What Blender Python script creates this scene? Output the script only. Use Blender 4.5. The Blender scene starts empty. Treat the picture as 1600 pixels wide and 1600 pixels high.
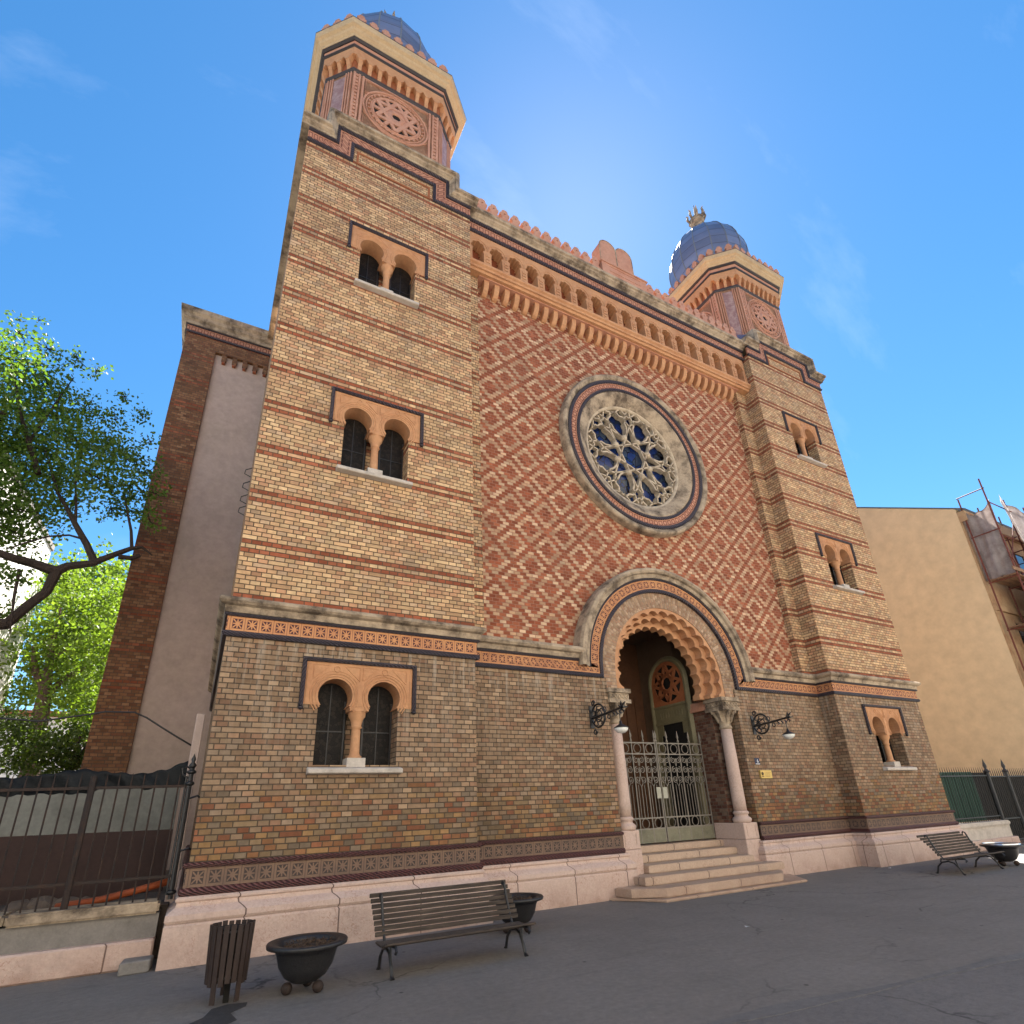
import bpy, bmesh, math, random
from mathutils import Vector, Matrix
from mathutils.geometry import tessellate_polygon
random.seed(7)
sc = bpy.context.scene
COL = sc.collection
PI = math.pi
R_ = math.radians

# ---------------------------------------------------------------- materials
def lin(c):
    return tuple((v/255/12.92 if v/255 <= .04045 else ((v/255+.055)/1.055)**2.4) for v in c) + (1,)

class NT:
    def __init__(s, name):
        s.m = bpy.data.materials.new(name); s.m.use_nodes = True
        s.t = s.m.node_tree; s.t.nodes.clear()
        s.out = s.n('ShaderNodeOutputMaterial'); s.b = s.n('ShaderNodeBsdfPrincipled')
        s.t.links.new(s.b.outputs[0], s.out.inputs[0])
    def n(s, typ, **kw):
        nd = s.t.nodes.new(typ)
        for k, v in kw.items(): setattr(nd, k, v)
        return nd
    def put(s, sock, v):
        if hasattr(v, 'is_output') or isinstance(v, bpy.types.NodeSocket): s.t.links.new(v, sock)
        elif v is not None: sock.default_value = v
    def m_(s, op, a, b=None, c=None, clamp=False):
        nd = s.n('ShaderNodeMath', operation=op); nd.use_clamp = clamp
        s.put(nd.inputs[0], a)
        if b is not None: s.put(nd.inputs[1], b)
        if c is not None: s.put(nd.inputs[2], c)
        return nd.outputs[0]
    def mix(s, f, a, b, mode='MIX'):
        nd = s.n('ShaderNodeMix', data_type='RGBA', blend_type=mode)
        s.put(nd.inputs[0], f); s.put(nd.inputs[6], a); s.put(nd.inputs[7], b)
        return nd.outputs[2]
    def mapr(s, v, a, b, c=0., d=1.):
        nd = s.n('ShaderNodeMapRange'); s.put(nd.inputs[0], v)
        for i, x in enumerate((a, b, c, d)): nd.inputs[i+1].default_value = x
        return nd.outputs[0]
    def ramp(s, v, stops, const=False):
        nd = s.n('ShaderNodeValToRGB'); e = nd.color_ramp
        if const: e.interpolation = 'CONSTANT'
        while len(e.elements) < len(stops): e.elements.new(.5)
        for el, (p, c) in zip(e.elements, stops):
            el.position = p; el.color = tuple(c)[:3] + (1,)
        s.put(nd.inputs[0], v); return nd.outputs[0]
    def pos(s):
        g = s.n('ShaderNodeNewGeometry'); sx = s.n('ShaderNodeSeparateXYZ'); s.t.links.new(g.outputs['Position'], sx.inputs[0])
        sn = s.n('ShaderNodeSeparateXYZ'); s.t.links.new(g.outputs['True Normal'], sn.inputs[0])
        return g.outputs['Position'], sx.outputs, sn.outputs
    def uv(s):
        u = s.n('ShaderNodeUVMap'); sx = s.n('ShaderNodeSeparateXYZ'); s.t.links.new(u.outputs[0], sx.inputs[0]); return sx.outputs
    def vec(s, x, y, z=0.):
        c = s.n('ShaderNodeCombineXYZ')
        for i, v in enumerate((x, y, z)): s.put(c.inputs[i], v)
        return c.outputs[0]
    def noise(s, scale, det=4, rough=.6, vec=None):
        nd = s.n('ShaderNodeTexNoise'); nd.inputs['Scale'].default_value = scale; nd.inputs['Detail'].default_value = det; nd.inputs['Roughness'].default_value = rough
        s.t.links.new(vec if vec is not None else s.n('ShaderNodeNewGeometry').outputs['Position'], nd.inputs['Vector'])
        return nd.outputs[0]
    def white(s, v):
        nd = s.n('ShaderNodeTexWhiteNoise', noise_dimensions='3D'); s.t.links.new(v, nd.inputs[0]); return nd.outputs[0]
    def bump(s, h, dist, strength=1.):
        nd = s.n('ShaderNodeBump'); nd.inputs['Distance'].default_value = dist; nd.inputs['Strength'].default_value = strength
        s.put(nd.inputs['Height'], h); s.t.links.new(nd.outputs[0], s.b.inputs['Normal'])
    def fin(s, col, rough=.85, metal=0., spec=.3):
        s.put(s.b.inputs['Base Color'], col); s.put(s.b.inputs['Roughness'], rough)
        s.b.inputs['Metallic'].default_value = metal; s.b.inputs['Specular IOR Level'].default_value = spec
        return s.m

CH, BW, Z0 = .0775, .152, 5.653       # course height, header width, level of a band
def brick_mat(name, pal, mortar, red=None, diaper=False, uvb=False, stain=.35, dirt=(.08, .06, .045), low=None, streak=0., bw=BW):
    g = NT(name)
    P, X, N = g.pos()
    if uvb:
        U = g.uv(); u = U[1]; z = U[0]; ch = .078
        sel = 0.
    else:
        sel = g.m_('GREATER_THAN', g.m_('ABSOLUTE', N[0]), .7)
        u = g.m_('ADD', g.m_('MULTIPLY', X[0], g.m_('SUBTRACT', 1., sel)), g.m_('MULTIPLY', X[1], sel)); z = X[2]; ch = CH
    rf = g.m_('ADD', g.m_('DIVIDE', g.m_('SUBTRACT', z, Z0), ch), .5)
    row = g.m_('FLOOR', rf); fz = g.m_('SUBTRACT', rf, row)
    half = g.m_('FRACT', g.m_('ADD', g.m_('MULTIPLY', row, .5), 100.))
    jit = g.m_('MULTIPLY', g.white(g.vec(row, 3., 7.)), .0 if diaper else .25)
    uo = g.m_('ADD', g.m_('ADD', g.m_('DIVIDE', u, bw), half), jit)
    colm = g.m_('FLOOR', uo); fx = g.m_('SUBTRACT', uo, colm)
    if not diaper:      # some stretchers: join header pairs now and then
        pair = g.m_('FLOOR', g.m_('MULTIPLY', uo, .5)); st = g.m_('GREATER_THAN', g.white(g.vec(pair, row, 11.)), .87)
        fx2 = g.m_('FRACT', g.m_('MULTIPLY', uo, .5))
        ex = g.m_('ADD', g.m_('MULTIPLY', g.m_('MULTIPLY', g.m_('MINIMUM', fx, g.m_('SUBTRACT', 1., fx)), bw), g.m_('SUBTRACT', 1., st)),
                  g.m_('MULTIPLY', g.m_('MULTIPLY', g.m_('MINIMUM', fx2, g.m_('SUBTRACT', 1., fx2)), bw*2), st))
        colm = g.m_('ADD', g.m_('MULTIPLY', colm, g.m_('SUBTRACT', 1., st)), g.m_('MULTIPLY', pair, g.m_('MULTIPLY', st, 2.)))
    else: ex = g.m_('MULTIPLY', g.m_('MINIMUM', fx, g.m_('SUBTRACT', 1., fx)), bw)
    ez = g.m_('MULTIPLY', g.m_('MINIMUM', fz, g.m_('SUBTRACT', 1., fz)), ch)
    nz = g.noise(45, 2)
    e = g.m_('ADD', g.m_('MINIMUM', ex, ez), g.m_('MULTIPLY', g.m_('SUBTRACT', nz, .5), .006))
    body = g.mapr(e, .0042, .0095)
    rv = g.vec(colm, row, sel)
    rnd = g.white(rv)
    k = len(pal)
    col = g.ramp(rnd, [(i/k, c) for i, c in enumerate(pal)], True)
    if low is not None:     # other bricks used low down
        k2 = len(low[1]); lowc = g.ramp(rnd, [(i/k2, c) for i, c in enumerate(low[1])], True)
        f = g.mapr(g.m_('ADD', g.m_('MULTIPLY', row, ch), g.m_('MULTIPLY', g.noise(1., 2, .5, g.vec(g.m_('MULTIPLY', colm, .11), g.m_('MULTIPLY', row, .06), 3.)), .9)), low[0]+.1-Z0, low[0]+.9-Z0, 1., 0.)
        pick = g.m_('LESS_THAN', g.white(g.vec(row, colm, 31.)), f); col = g.mix(pick, col, lowc)
    if red is not None:
        k3 = len(red); redc = g.ramp(rnd, [(i/k3, c) for i, c in enumerate(red)], True)
        if diaper:
            bx = g.m_('DIVIDE', g.m_('ADD', g.m_('MULTIPLY', g.m_('SUBTRACT', g.m_('ADD', colm, .5), half), bw), 4.49), .911)
            bz = g.m_('DIVIDE', row, 12.)
            a = g.m_('ABSOLUTE', g.m_('SUBTRACT', g.m_('FRACT', g.m_('ADD', bx, 50.5)), .5))
            b = g.m_('ABSOLUTE', g.m_('SUBTRACT', g.m_('FRACT', g.m_('ADD', bz, 50.5)), .5))
            m = g.m_('MULTIPLY', g.m_('ADD', a, b), 2.); m = g.m_('MINIMUM', m, g.m_('SUBTRACT', 2., m))
            cream = g.m_('MULTIPLY', g.m_('GREATER_THAN', m, .47), g.m_('LESS_THAN', m, .79))
            mask = g.m_('SUBTRACT', 1., cream)
        else:
            rm = g.m_('FLOORED_MODULO', row, 12.)
            mask = g.m_('COMPARE', g.m_('ABSOLUTE', g.m_('SUBTRACT', rm, 6.)), 5., .4)
            mask = g.m_('MULTIPLY', mask, g.m_('GREATER_THAN', X[2], 4.6))
        col = g.mix(mask, col, redc)
    v2 = g.white(g.vec(row, colm, 5.)); col = g.mix(1., col, g.ramp(v2, [(0, (.76,)*3), (1, (1.2,)*3)]), 'MULTIPLY')
    gr = g.noise(9, 4); col = g.mix(.5, col, g.ramp(gr, [(.3, (.6,)*3), (.7, (1.25,)*3)]), 'MULTIPLY')
    mcol = g.mix(g.noise(3, 3), mortar, tuple(min(1, v*1.6) for v in mortar[:3])+(1,))
    col = g.mix(body, mcol, col)
    w = g.noise(.55, 6, .65); col = g.mix(g.mapr(w, .5, .72, 0., stain), col, dirt+(1,))
    if streak:              # pale lime run-off streaks, a thing of the wall itself
        sv = g.vec(g.m_('MULTIPLY', u, 9.), g.m_('MULTIPLY', z, .55), 2.)
        sn = g.noise(1., 4, .7, sv)
        up = g.mapr(X[2], 2.2, 4.0)
        col = g.mix(g.m_('MULTIPLY', g.mapr(sn, .5, .72, 0., streak), up), col, (.46, .40, .32, 1))
    h = g.m_('ADD', body, g.m_('MULTIPLY', g.noise(60, 3), .35))
    g.bump(h, .007)
    return g.fin(col, .9, spec=.2)

def simple(name, col, rough=.8, var=.25, scale=3., metal=0., spec=.3, bumpd=.004, bscale=40., col2=None):
    g = NT(name); c = tuple(col[:3])+(1,)
    n1 = g.noise(scale, 6, .65)
    c2 = (tuple(col2)+(1,)) if col2 else tuple(v*.45 for v in col[:3])+(1,)
    cc = g.mix(g.mapr(n1, .42, .75, 0., var*1.6 if not col2 else var*2), c, c2)
    cc = g.mix(.35, cc, g.ramp(g.noise(scale*7, 3), [(.3, (.7,)*3), (.7, (1.2,)*3)]), 'MULTIPLY')
    if bumpd: g.bump(g.noise(bscale, 4), bumpd)
    return g.fin(cc, rough, metal, spec)

CREAM = [(.57, .37, .20), (.52, .32, .175), (.60, .41, .23), (.48, .285, .16), (.55, .345, .185), (.49, .27, .15), (.48, .325, .20), (.57, .375, .205)]
RED = [(.30, .090, .045), (.255, .075, .038), (.335, .115, .06), (.28, .09, .045)]
DCREAM = [(.52, .335, .205), (.46, .285, .17), (.57, .39, .25), (.42, .25, .15)]
DRED = [(.29, .085, .042), (.245, .072, .036), (.33, .11, .056), (.27, .085, .044)]
LOWB = [(.30, .20, .125), (.27, .178, .11), (.335, .228, .142), (.25, .163, .10), (.30, .185, .112), (.26, .15, .092), (.28, .20, .135)]
BASEB = [(.22, .15, .085), (.28, .165, .075), (.23, .095, .05), (.19, .14, .095), (.25, .155, .08), (.26, .125, .06)]
NAVEB = [(.27, .135, .07), (.22, .105, .055), (.30, .16, .085), (.19, .085, .048), (.25, .12, .062)]
M = {}
M['tower'] = brick_mat('cream_brick_with_red_bands', CREAM, (.075, .052, .034, 1), RED, stain=.3)
M['diaper'] = brick_mat('red_and_cream_diaper_brick', DCREAM, (.25, .12, .08, 1), DRED, diaper=True, stain=.2)
M['lower'] = brick_mat('weathered_brown_brick', LOWB, (.065, .048, .034, 1), stain=.5, low=(1.7, BASEB), streak=.6)
M['nave'] = brick_mat('dark_red_brown_brick', NAVEB, (.09, .06, .045, 1), RED, stain=.45)
M['radial'] = brick_mat('radial_arch_brick', [(.34, .20, .125), (.40, .27, .17), (.36, .23, .14), (.44, .31, .21)], (.22, .16, .12, 1), uvb=True, stain=.25, bw=.2)
M['pierb'] = brick_mat('dark_pier_brick', [(.14, .06, .04), (.18, .10, .065), (.11, .05, .035), (.20, .13, .09)], (.10, .075, .055, 1), stain=.4)
M['terra'] = simple('terracotta', (.52, .275, .14), .75, .4, 1.9, col2=(.37, .165, .08))
M['terrap'] = simple('pink_terracotta', (.52, .27, .18), .75, .35, 2.5, col2=(.36, .14, .08))
M['terrad'] = simple('deep_red_terracotta', (.34, .12, .05), .8, .3, 4, col2=(.22, .06, .028))
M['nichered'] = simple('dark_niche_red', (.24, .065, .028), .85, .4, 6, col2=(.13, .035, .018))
M['stone'] = simple('weathered_limestone', (.43, .335, .235), .88, .75, 2.6, bumpd=.014, bscale=22, col2=(.105, .078, .056))
M['tracery'] = simple('pale_carved_stone', (.54, .44, .32), .85, .5, 6, bumpd=.006, col2=(.26, .20, .145))
M['stonew'] = simple('pale_sill_stone', (.52, .46, .40), .8, .3, 5, col2=(.26, .22, .18))
M['yellowstone'] = simple('ochre_cornice_render', (.50, .37, .225), .8, .3, 3, col2=(.36, .25, .145))
def marble(name='rose_marble', c1=(.50, .35, .285, 1), c2=(.60, .46, .39, 1), vein=(.33, .175, .125, 1), joint=1.17):
    g = NT(name); P, X, N = g.pos()
    wn = g.n('ShaderNodeTexNoise'); wn.inputs['Scale'].default_value = 7; g.t.links.new(P, wn.inputs[0])
    va = g.n('ShaderNodeVectorMath', operation='ADD'); g.t.links.new(P, va.inputs[0]); sc_ = g.n('ShaderNodeVectorMath', operation='SCALE'); sc_.inputs['Scale'].default_value = .3
    g.t.links.new(wn.outputs[1], sc_.inputs[0]); g.t.links.new(sc_.outputs[0], va.inputs[1])
    v = g.noise(11, 2, .5, va.outputs[0]); vv = g.m_('ABSOLUTE', g.m_('SUBTRACT', v, .5))
    c = g.mix(g.noise(2.5, 5), c1, c2); c = g.mix(.4, c, g.ramp(g.noise(26, 4, .7), [(.3, (.72,)*3), (.7, (1.2,)*3)]), 'MULTIPLY')
    c = g.mix(g.m_('MULTIPLY', g.mapr(vv, .004, .022, .75, 0.), g.mapr(g.noise(1.6, 3), .42, .62)), c, vein)
    sx = g.m_('FRACT', g.m_('DIVIDE', g.m_('ADD', g.m_('ADD', X[0], X[1]), 40.37), joint))
    j = g.mapr(g.m_('MINIMUM', sx, g.m_('SUBTRACT', 1., sx)), .004, .009)
    c = g.mix(j, (.12, .075, .06, 1), c)
    c = g.mix(g.m_('MULTIPLY', g.mapr(X[2], 0., .40, 1., 0.), g.mapr(g.noise(3, 4), .35, .65, .15, .65)), c, (.27, .155, .11, 1))
    c = g.mix(g.mapr(g.noise(1.3, 5, .7), .55, .75, 0., .45), c, (.25, .19, .155, 1))
    g.bump(g.m_('ADD', g.noise(30, 4), j), .006); return g.fin(c, .65, spec=.35)
M['marble'] = marble()
M['step'] = marble('worn_step_stone', (.42, .30, .22, 1), (.52, .385, .285, 1), (.30, .19, .13, 1), 1.43)
def rope(name, c, pitch=.07):
    g = NT(name); U = g.uv()
    s = g.m_('FRACT', g.m_('ADD', g.m_('DIVIDE', U[0], pitch), g.m_('MULTIPLY', U[1], 1.2)))
    h = g.m_('SINE', g.m_('MULTIPLY', s, PI))
    cc = g.mix(g.noise(8, 3), c+(1,), tuple(v*2.0 for v in c)+(1,)); cc = g.mix(g.m_('MULTIPLY', h, .8), tuple(v*.5 for v in c)+(1,), cc)
    g.bump(h, .018); return g.fin(cc, .45, spec=.5)
M['rope'] = rope('dark_glazed_rope', (.045, .035, .045))
M['roper'] = rope('dark_red_glazed_rope', (.085, .028, .025))
def frieze(name, base, dark, pitch, kind, base2):
    g = NT(name); U = g.uv()
    x = g.m_('ABSOLUTE', g.m_('SUBTRACT', g.m_('FRACT', g.m_('DIVIDE', U[0], pitch)), .5)); y = g.m_('ABSOLUTE', g.m_('SUBTRACT', U[1], .5))
    mx = g.m_('MAXIMUM', x, y); sm = g.m_('ADD', x, y); mn = g.m_('MINIMUM', x, y)
    if kind == 'star':
        sq = g.m_('LESS_THAN', mx, .34)
        arm = g.m_('MAXIMUM', g.m_('LESS_THAN', mn, .045), g.m_('LESS_THAN', g.m_('SUBTRACT', mx, mn), .06))
        star = g.m_('MAXIMUM', arm, g.m_('LESS_THAN', sm, .20)); star = g.m_('MULTIPLY', star, g.m_('LESS_THAN', mx, .31))
        dk = g.m_('MULTIPLY', sq, g.m_('SUBTRACT', 1., star))
    else:
        dk = g.m_('MULTIPLY', g.m_('LESS_THAN', mx, .37), g.m_('GREATER_THAN', mx, .24))
    ln = g.m_('GREATER_THAN', x, .475)
    c = g.mix(g.mapr(g.noise(2.2, 5), .4, .7), base+(1,), base2+(1,))
    c = g.mix(g.m_('MULTIPLY', ln, .5), c, dark+(1,)); c = g.mix(dk, c, dark+(1,))
    g.bump(g.m_('SUBTRACT', 1., g.m_('MAXIMUM', dk, ln)), .02); return g.fin(c, .7)
M['friezeS'] = frieze('star_tile_frieze', (.56, .27, .12), (.075, .025, .03), .1985, 'star', (.44, .19, .09))
M['friezeB'] = frieze('sooty_star_tile_frieze', (.20, .125, .085), (.055, .04, .036), .1985, 'star', (.13, .085, .065))
M['friezeK'] = frieze('key_tile_frieze', (.52, .26, .165), (.17, .06, .04), .17, 'key', (.42, .19, .12))
def carved():
    g = NT('carved_terracotta'); v = g.n('ShaderNodeTexVoronoi', feature='F1'); v.inputs['Scale'].default_value = 13
    g.t.links.new(g.n('ShaderNodeNewGeometry').outputs['Position'], v.inputs['Vector'])
    w = g.m_('SINE', g.m_('MULTIPLY', v.outputs['Distance'], 30.))
    c = g.mix(g.mapr(w, -1., 1.), (.50, .245, .14, 1), (.64, .36, .21, 1)); c = g.mix(g.mapr(g.noise(2, 4), .45, .7, 0., .4), c, (.30, .12, .07, 1))
    g.bump(w, .02); return g.fin(c, .75)
M['carved'] = carved()
M['plum'] = simple('plum_marbled_panel', (.27, .15, .14), .5, .6, 6, col2=(.46, .33, .29))
M['iron'] = simple('black_iron', (.018, .017, .018), .45, .2, 6, spec=.5)
M['rust'] = simple('rusted_brown_iron', (.026, .019, .017), .75, .4, 6, col2=(.06, .03, .018))
M['gate'] = simple('grey_painted_iron', (.22, .195, .16), .5, .3, 8, spec=.5)
M['lockp'] = simple('worn_pale_paint', (.42, .41, .33), .5, .3, 9)
M['gatesheet'] = simple('olive_grey_sheet_iron', (.20, .19, .13), .6, .4, 4)
M['olive'] = simple('olive_painted_wood', (.20, .175, .10), .6, .3, 5)
M['brownwood'] = simple('brown_varnished_wood', (.11, .05, .025), .5, .4, 3, col2=(.06, .028, .015))
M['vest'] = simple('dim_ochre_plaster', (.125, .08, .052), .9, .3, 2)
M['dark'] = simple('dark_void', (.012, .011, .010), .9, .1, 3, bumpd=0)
M['plaster'] = simple('mauve_grey_plaster', (.50, .385, .335), .92, .35, .9, bumpd=.004, col2=(.40, .315, .25))
M['white'] = simple('white_plaster', (.78, .75, .70), .9, .12, 1.5)
M['yellow'] = simple('ochre_plaster', (.68, .52, .32), .92, .12, .35, bumpd=.002, col2=(.62, .46, .27))
M['roofm'] = simple('grey_sheet_roof', (.20, .21, .22), .5, .2, 2)
M['roofd'] = simple('dark_sheet_edging', (.05, .05, .06), .5, .2, 2)
M['wallopp'] = simple('pale_stucco', (.80, .74, .64), .9, .15, .8)
M['tile'] = simple('red_roof_tile', (.30, .10, .05), .85, .3, 3)
M['greenp'] = simple('green_sheet_panel', (.03, .085, .062), .55, .2, 5)
M['soil'] = simple('dark_soil', (.045, .030, .022), .95, .5, 30, bumpd=.03, bscale=30, col2=(.16, .10, .06))
M['earth'] = simple('bare_earth', (.14, .105, .08), .95, .5, 3, bumpd=.03, bscale=10)
M['tarp'] = simple('dark_blue_tarp', (.022, .026, .030), .6, .4, 4)
M['sheet'] = simple('dusty_white_plastic_sheet', (.50, .45, .43), .6, .5, 2.5, col2=(.28, .22, .20))
M['plank'] = simple('scaffold_planks', (.26, .15, .085), .85, .4, 5)
M['redpole'] = simple('red_oxide_scaffold_tube', (.16, .045, .030), .6, .3, 5)
M['oldwall'] = simple('flaking_ochre_wall', (.44, .30, .17), .9, .5, 1.6, col2=(.30, .15, .08))
M['concrete'] = simple('concrete', (.22, .20, .18), .9, .3, 6)
M['brown_dado'] = simple('brown_painted_dado', (.055, .030, .025), .7, .3, 3)
M['greywash'] = simple('grey_white_wash', (.22, .22, .195), .9, .45, 2.5)
M['bark'] = simple('dark_bark', (.045, .032, .026), .95, .4, 12, bumpd=.02)
M['barkp'] = simple('pale_brown_bark', (.15, .10, .08), .95, .4, 8, bumpd=.02)
M['lampw'] = simple('opal_lamp_glass', (.80, .80, .76), .25, .05, 4, bumpd=0, spec=.5)
M['brass'] = simple('brass_plate', (.60, .42, .13), .4, .2, 9, metal=.35)
M['brassd'] = simple('dark_engraving', (.11, .07, .025), .6, .1, 9, bumpd=0)
M['blue'] = simple('dark_blue_enamel', (.02, .03, .07), .35, .1, 9, bumpd=0)
M['enamelw'] = simple('white_enamel', (.75, .76, .80), .35, .1, 9, bumpd=0)
M['steel'] = simple('stainless_rim', (.75, .75, .76), .25, .1, 9, metal=.7, bumpd=0)
M['orange'] = simple('orange_plastic_pipe', (.32, .07, .02), .6, .3, 6)
def woodslat():
    g = NT('weathered_bench_slats'); P, X, N = g.pos()
    n = g.noise(1., 5, .7, g.vec(g.m_('MULTIPLY', X[0], 3.), g.m_('MULTIPLY', X[1], 40.), g.m_('MULTIPLY', X[2], 40.)))
    c = g.ramp(n, [(.34, (.030, .023, .019)), (.56, (.062, .048, .039)), (.78, (.16, .12, .09))]); g.bump(n, .004); return g.fin(c, .75)
M['slat'] = woodslat()
M['binwood'] = simple('dark_brown_painted_wood', (.040, .026, .022), .65, .3, 9)
def glassm(name, c1, c2, scale, rough=.12, spec=.4):
    g = NT(name); v = g.n('ShaderNodeTexVoronoi', feature='DISTANCE_TO_EDGE'); v.inputs['Scale'].default_value = scale
    P = g.n('ShaderNodeNewGeometry').outputs['Position']; g.t.links.new(P, v.inputs['Vector'])
    v2 = g.n('ShaderNodeTexVoronoi'); v2.inputs['Scale'].default_value = scale; g.t.links.new(P, v2.inputs['Vector'])
    cc = g.mix(g.m_('GREATER_THAN', g.white(v2.outputs['Position']), .55), c1+(1,), c2+(1,))
    cc = g.mix(g.mapr(v.outputs[0], .02, .05), (.006, .006, .007, 1), cc); g.bump(g.m_('ADD', v.outputs[0], g.noise(6, 2)), .004)
    return g.fin(cc, rough, spec=spec)
M['glass'] = glassm('dark_leaded_glass', (.013, .011, .010), (.022, .018, .015), 16, .5, .12)
M['rglass'] = glassm('blue_grey_leaded_glass', (.012, .030, .13), (.035, .050, .085), 4.2, .25)
M['oppglass'] = simple('opposite_window_glass', (.03, .035, .04), .08, .1, 2, bumpd=0, spec=.6)
def domem():
    g = NT('blue_grey_sheet_metal'); P, X, N = g.pos(); U = g.uv()
    s = g.m_('FRACT', g.m_('DIVIDE', X[2], .42)); seam = g.mapr(g.m_('MINIMUM', s, g.m_('SUBTRACT', 1., s)), .01, .035)
    c = g.mix(g.noise(3, 3), (.15, .165, .24, 1), (.215, .235, .33, 1)); c = g.mix(seam, (.04, .045, .07, 1), c)
    pan = g.white(g.vec(g.m_('FLOOR', g.m_('DIVIDE', X[2], .42)), g.m_('FLOOR', g.m_('MULTIPLY', U[0], 16.)), 1.)); c = g.mix(1., c, g.ramp(pan, [(0, (.8,)*3), (1, (1.2,)*3)]), 'MULTIPLY')
    g.bump(seam, .01); return g.fin(c, .38, .35, .5)
M['dome'] = domem()
def asphalt(name, a, b, mul=1.):
    g = NT(name); P, X, N = g.pos()
    n1 = g.noise(.35, 6, .7); n2 = g.noise(130, 3, .7); n3 = g.noise(2.2, 5, .65)
    c = g.mix(g.mapr(n1, .35, .68), a+(1,), b+(1,)); c = g.mix(.55, c, g.ramp(n2, [(.3, (.55,)*3), (.72, (1.45,)*3)]), 'MULTIPLY')
    c = g.mix(g.mapr(n3, .58, .8, 0., .35), c, (.145, .13, .115, 1))
    sv = g.noise(1., 4, .7, g.vec(g.m_('MULTIPLY', X[0], .6), g.m_('MULTIPLY', X[1], 5.), 0.)); c = g.mix(g.mapr(sv, .55, .75, 0., .3), c, (.05, .048, .05, 1))
    wv = g.n('ShaderNodeTexNoise'); wv.inputs['Scale'].default_value = 1.3; wv.inputs['Detail'].default_value = 5; g.t.links.new(P, wv.inputs[0]); av = g.n('ShaderNodeVectorMath', operation='ADD'); g.t.links.new(P, av.inputs[0]); g.t.links.new(wv.outputs[1], av.inputs[1])
    vc = g.n('ShaderNodeTexVoronoi', feature='DISTANCE_TO_EDGE'); vc.inputs['Scale'].default_value = .42; g.t.links.new(av.outputs[0], vc.inputs['Vector'])
    crk = g.m_('MULTIPLY', g.mapr(vc.outputs[0], .002, .009, 1., 0.), g.mapr(g.noise(.28, 3), .48, .60)); c = g.mix(g.m_('MULTIPLY', crk, .75), c, (.025, .024, .024, 1))
    c = g.mix(.6, c, g.ramp(g.noise(14, 5, .75), [(.34, (.74,)*3), (.68, (1.25,)*3)]), 'MULTIPLY')
    spot = g.n('ShaderNodeTexVoronoi'); spot.inputs['Scale'].default_value = 2.6; g.t.links.new(P, spot.inputs['Vector']); c = g.mix(g.m_('MULTIPLY', g.mapr(spot.outputs['Distance'], .045, .075, 1., 0.), g.m_('GREATER_THAN', g.white(spot.outputs['Position']), .72)), c, (.05, .047, .045, 1))
    dst = g.m_('MULTIPLY', g.mapr(X[1], -1.6, -.1, 0., 1.), g.mapr(g.noise(1.4, 5, .7), .35, .7)); c = g.mix(g.m_('MULTIPLY', dst, .5), c, (.19, .155, .12, 1))
    g.bump(g.m_('ADD', n2, g.m_('MULTIPLY', n3, .6)), .006); return g.fin(c, g.mapr(n3, .3, .7, .72, .9), spec=.35)
M['asphalt'] = asphalt('worn_asphalt', (.155, .142, .132), (.195, .18, .168))
M['asphaltd'] = asphalt('darker_asphalt', (.13, .122, .120), (.16, .15, .147))
M['seam'] = asphalt('pale_asphalt_seam', (.15, .145, .145), (.12, .115, .115))
M['tar'] = asphalt('fresh_tar_patch', (.035, .033, .034), (.045, .043, .043))
def leafm(name, a, b, tr=.5):
    g = NT(name); geo = g.n('ShaderNodeNewGeometry')
    c = g.mix(geo.outputs['Random Per Island'], a+(1,), b+(1,))
    g.fin(c, .5, spec=.35); t = g.n('ShaderNodeBsdfTranslucent'); g.put(t.inputs[0], g.mix(1., c, (1.5, 1.6, .55, 1), 'MULTIPLY'))
    ms = g.n('ShaderNodeMixShader'); ms.inputs[0].default_value = tr
    g.t.links.new(g.b.outputs[0], ms.inputs[1]); g.t.links.new(t.outputs[0], ms.inputs[2]); g.t.links.new(ms.outputs[0], g.out.inputs[0]); return g.m
M['leaf'] = leafm('maple_leaf_green', (.055, .105, .020), (.12, .20, .038), .5)
M['leafb'] = leafm('bright_spring_leaf', (.085, .14, .022), (.155, .215, .038), .5)
M['leafd'] = leafm('dark_shrub_leaf', (.035, .06, .014), (.075, .11, .022), .4)

# ---------------------------------------------------------------- mesh helpers
def faces_mat(bm, n0, mi):
    if mi:
        bm.faces.ensure_lookup_table()
        for f in bm.faces[n0:]: f.material_index = mi
def box(bm, x0, x1, y0, y1, z0, z1, mi=0):
    n0 = len(bm.faces)
    v = [bm.verts.new((x, y, z)) for z in (z0, z1) for y in (y0, y1) for x in (x0, x1)]
    for q in ((0, 1, 3, 2), (4, 6, 7, 5), (0, 4, 5, 1), (2, 3, 7, 6), (0, 2, 6, 4), (1, 5, 7, 3)): bm.faces.new([v[i] for i in q])
    faces_mat(bm, n0, mi)
def bar(bm, a, b, w, d, up=Vector((0, 1, 0)), mi=0):
    a = Vector(a); b = Vector(b); n0 = len(bm.faces); t = (b-a).normalized(); s = t.cross(up)
    if s.length < 1e-4: s = t.cross(Vector((1, 0, 0)))
    s.normalize(); u = s.cross(t).normalized(); v = []
    for p in (a, b):
        for i, j in ((-1, -1), (1, -1), (1, 1), (-1, 1)): v.append(bm.verts.new(p+s*(w/2*i)+u*(d/2*j)))
    for q in ((0, 1, 2, 3), (7, 6, 5, 4), (0, 4, 5, 1), (1, 5, 6, 2), (2, 6, 7, 3), (3, 7, 4, 0)): bm.faces.new([v[i] for i in q])
    faces_mat(bm, n0, mi)
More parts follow.
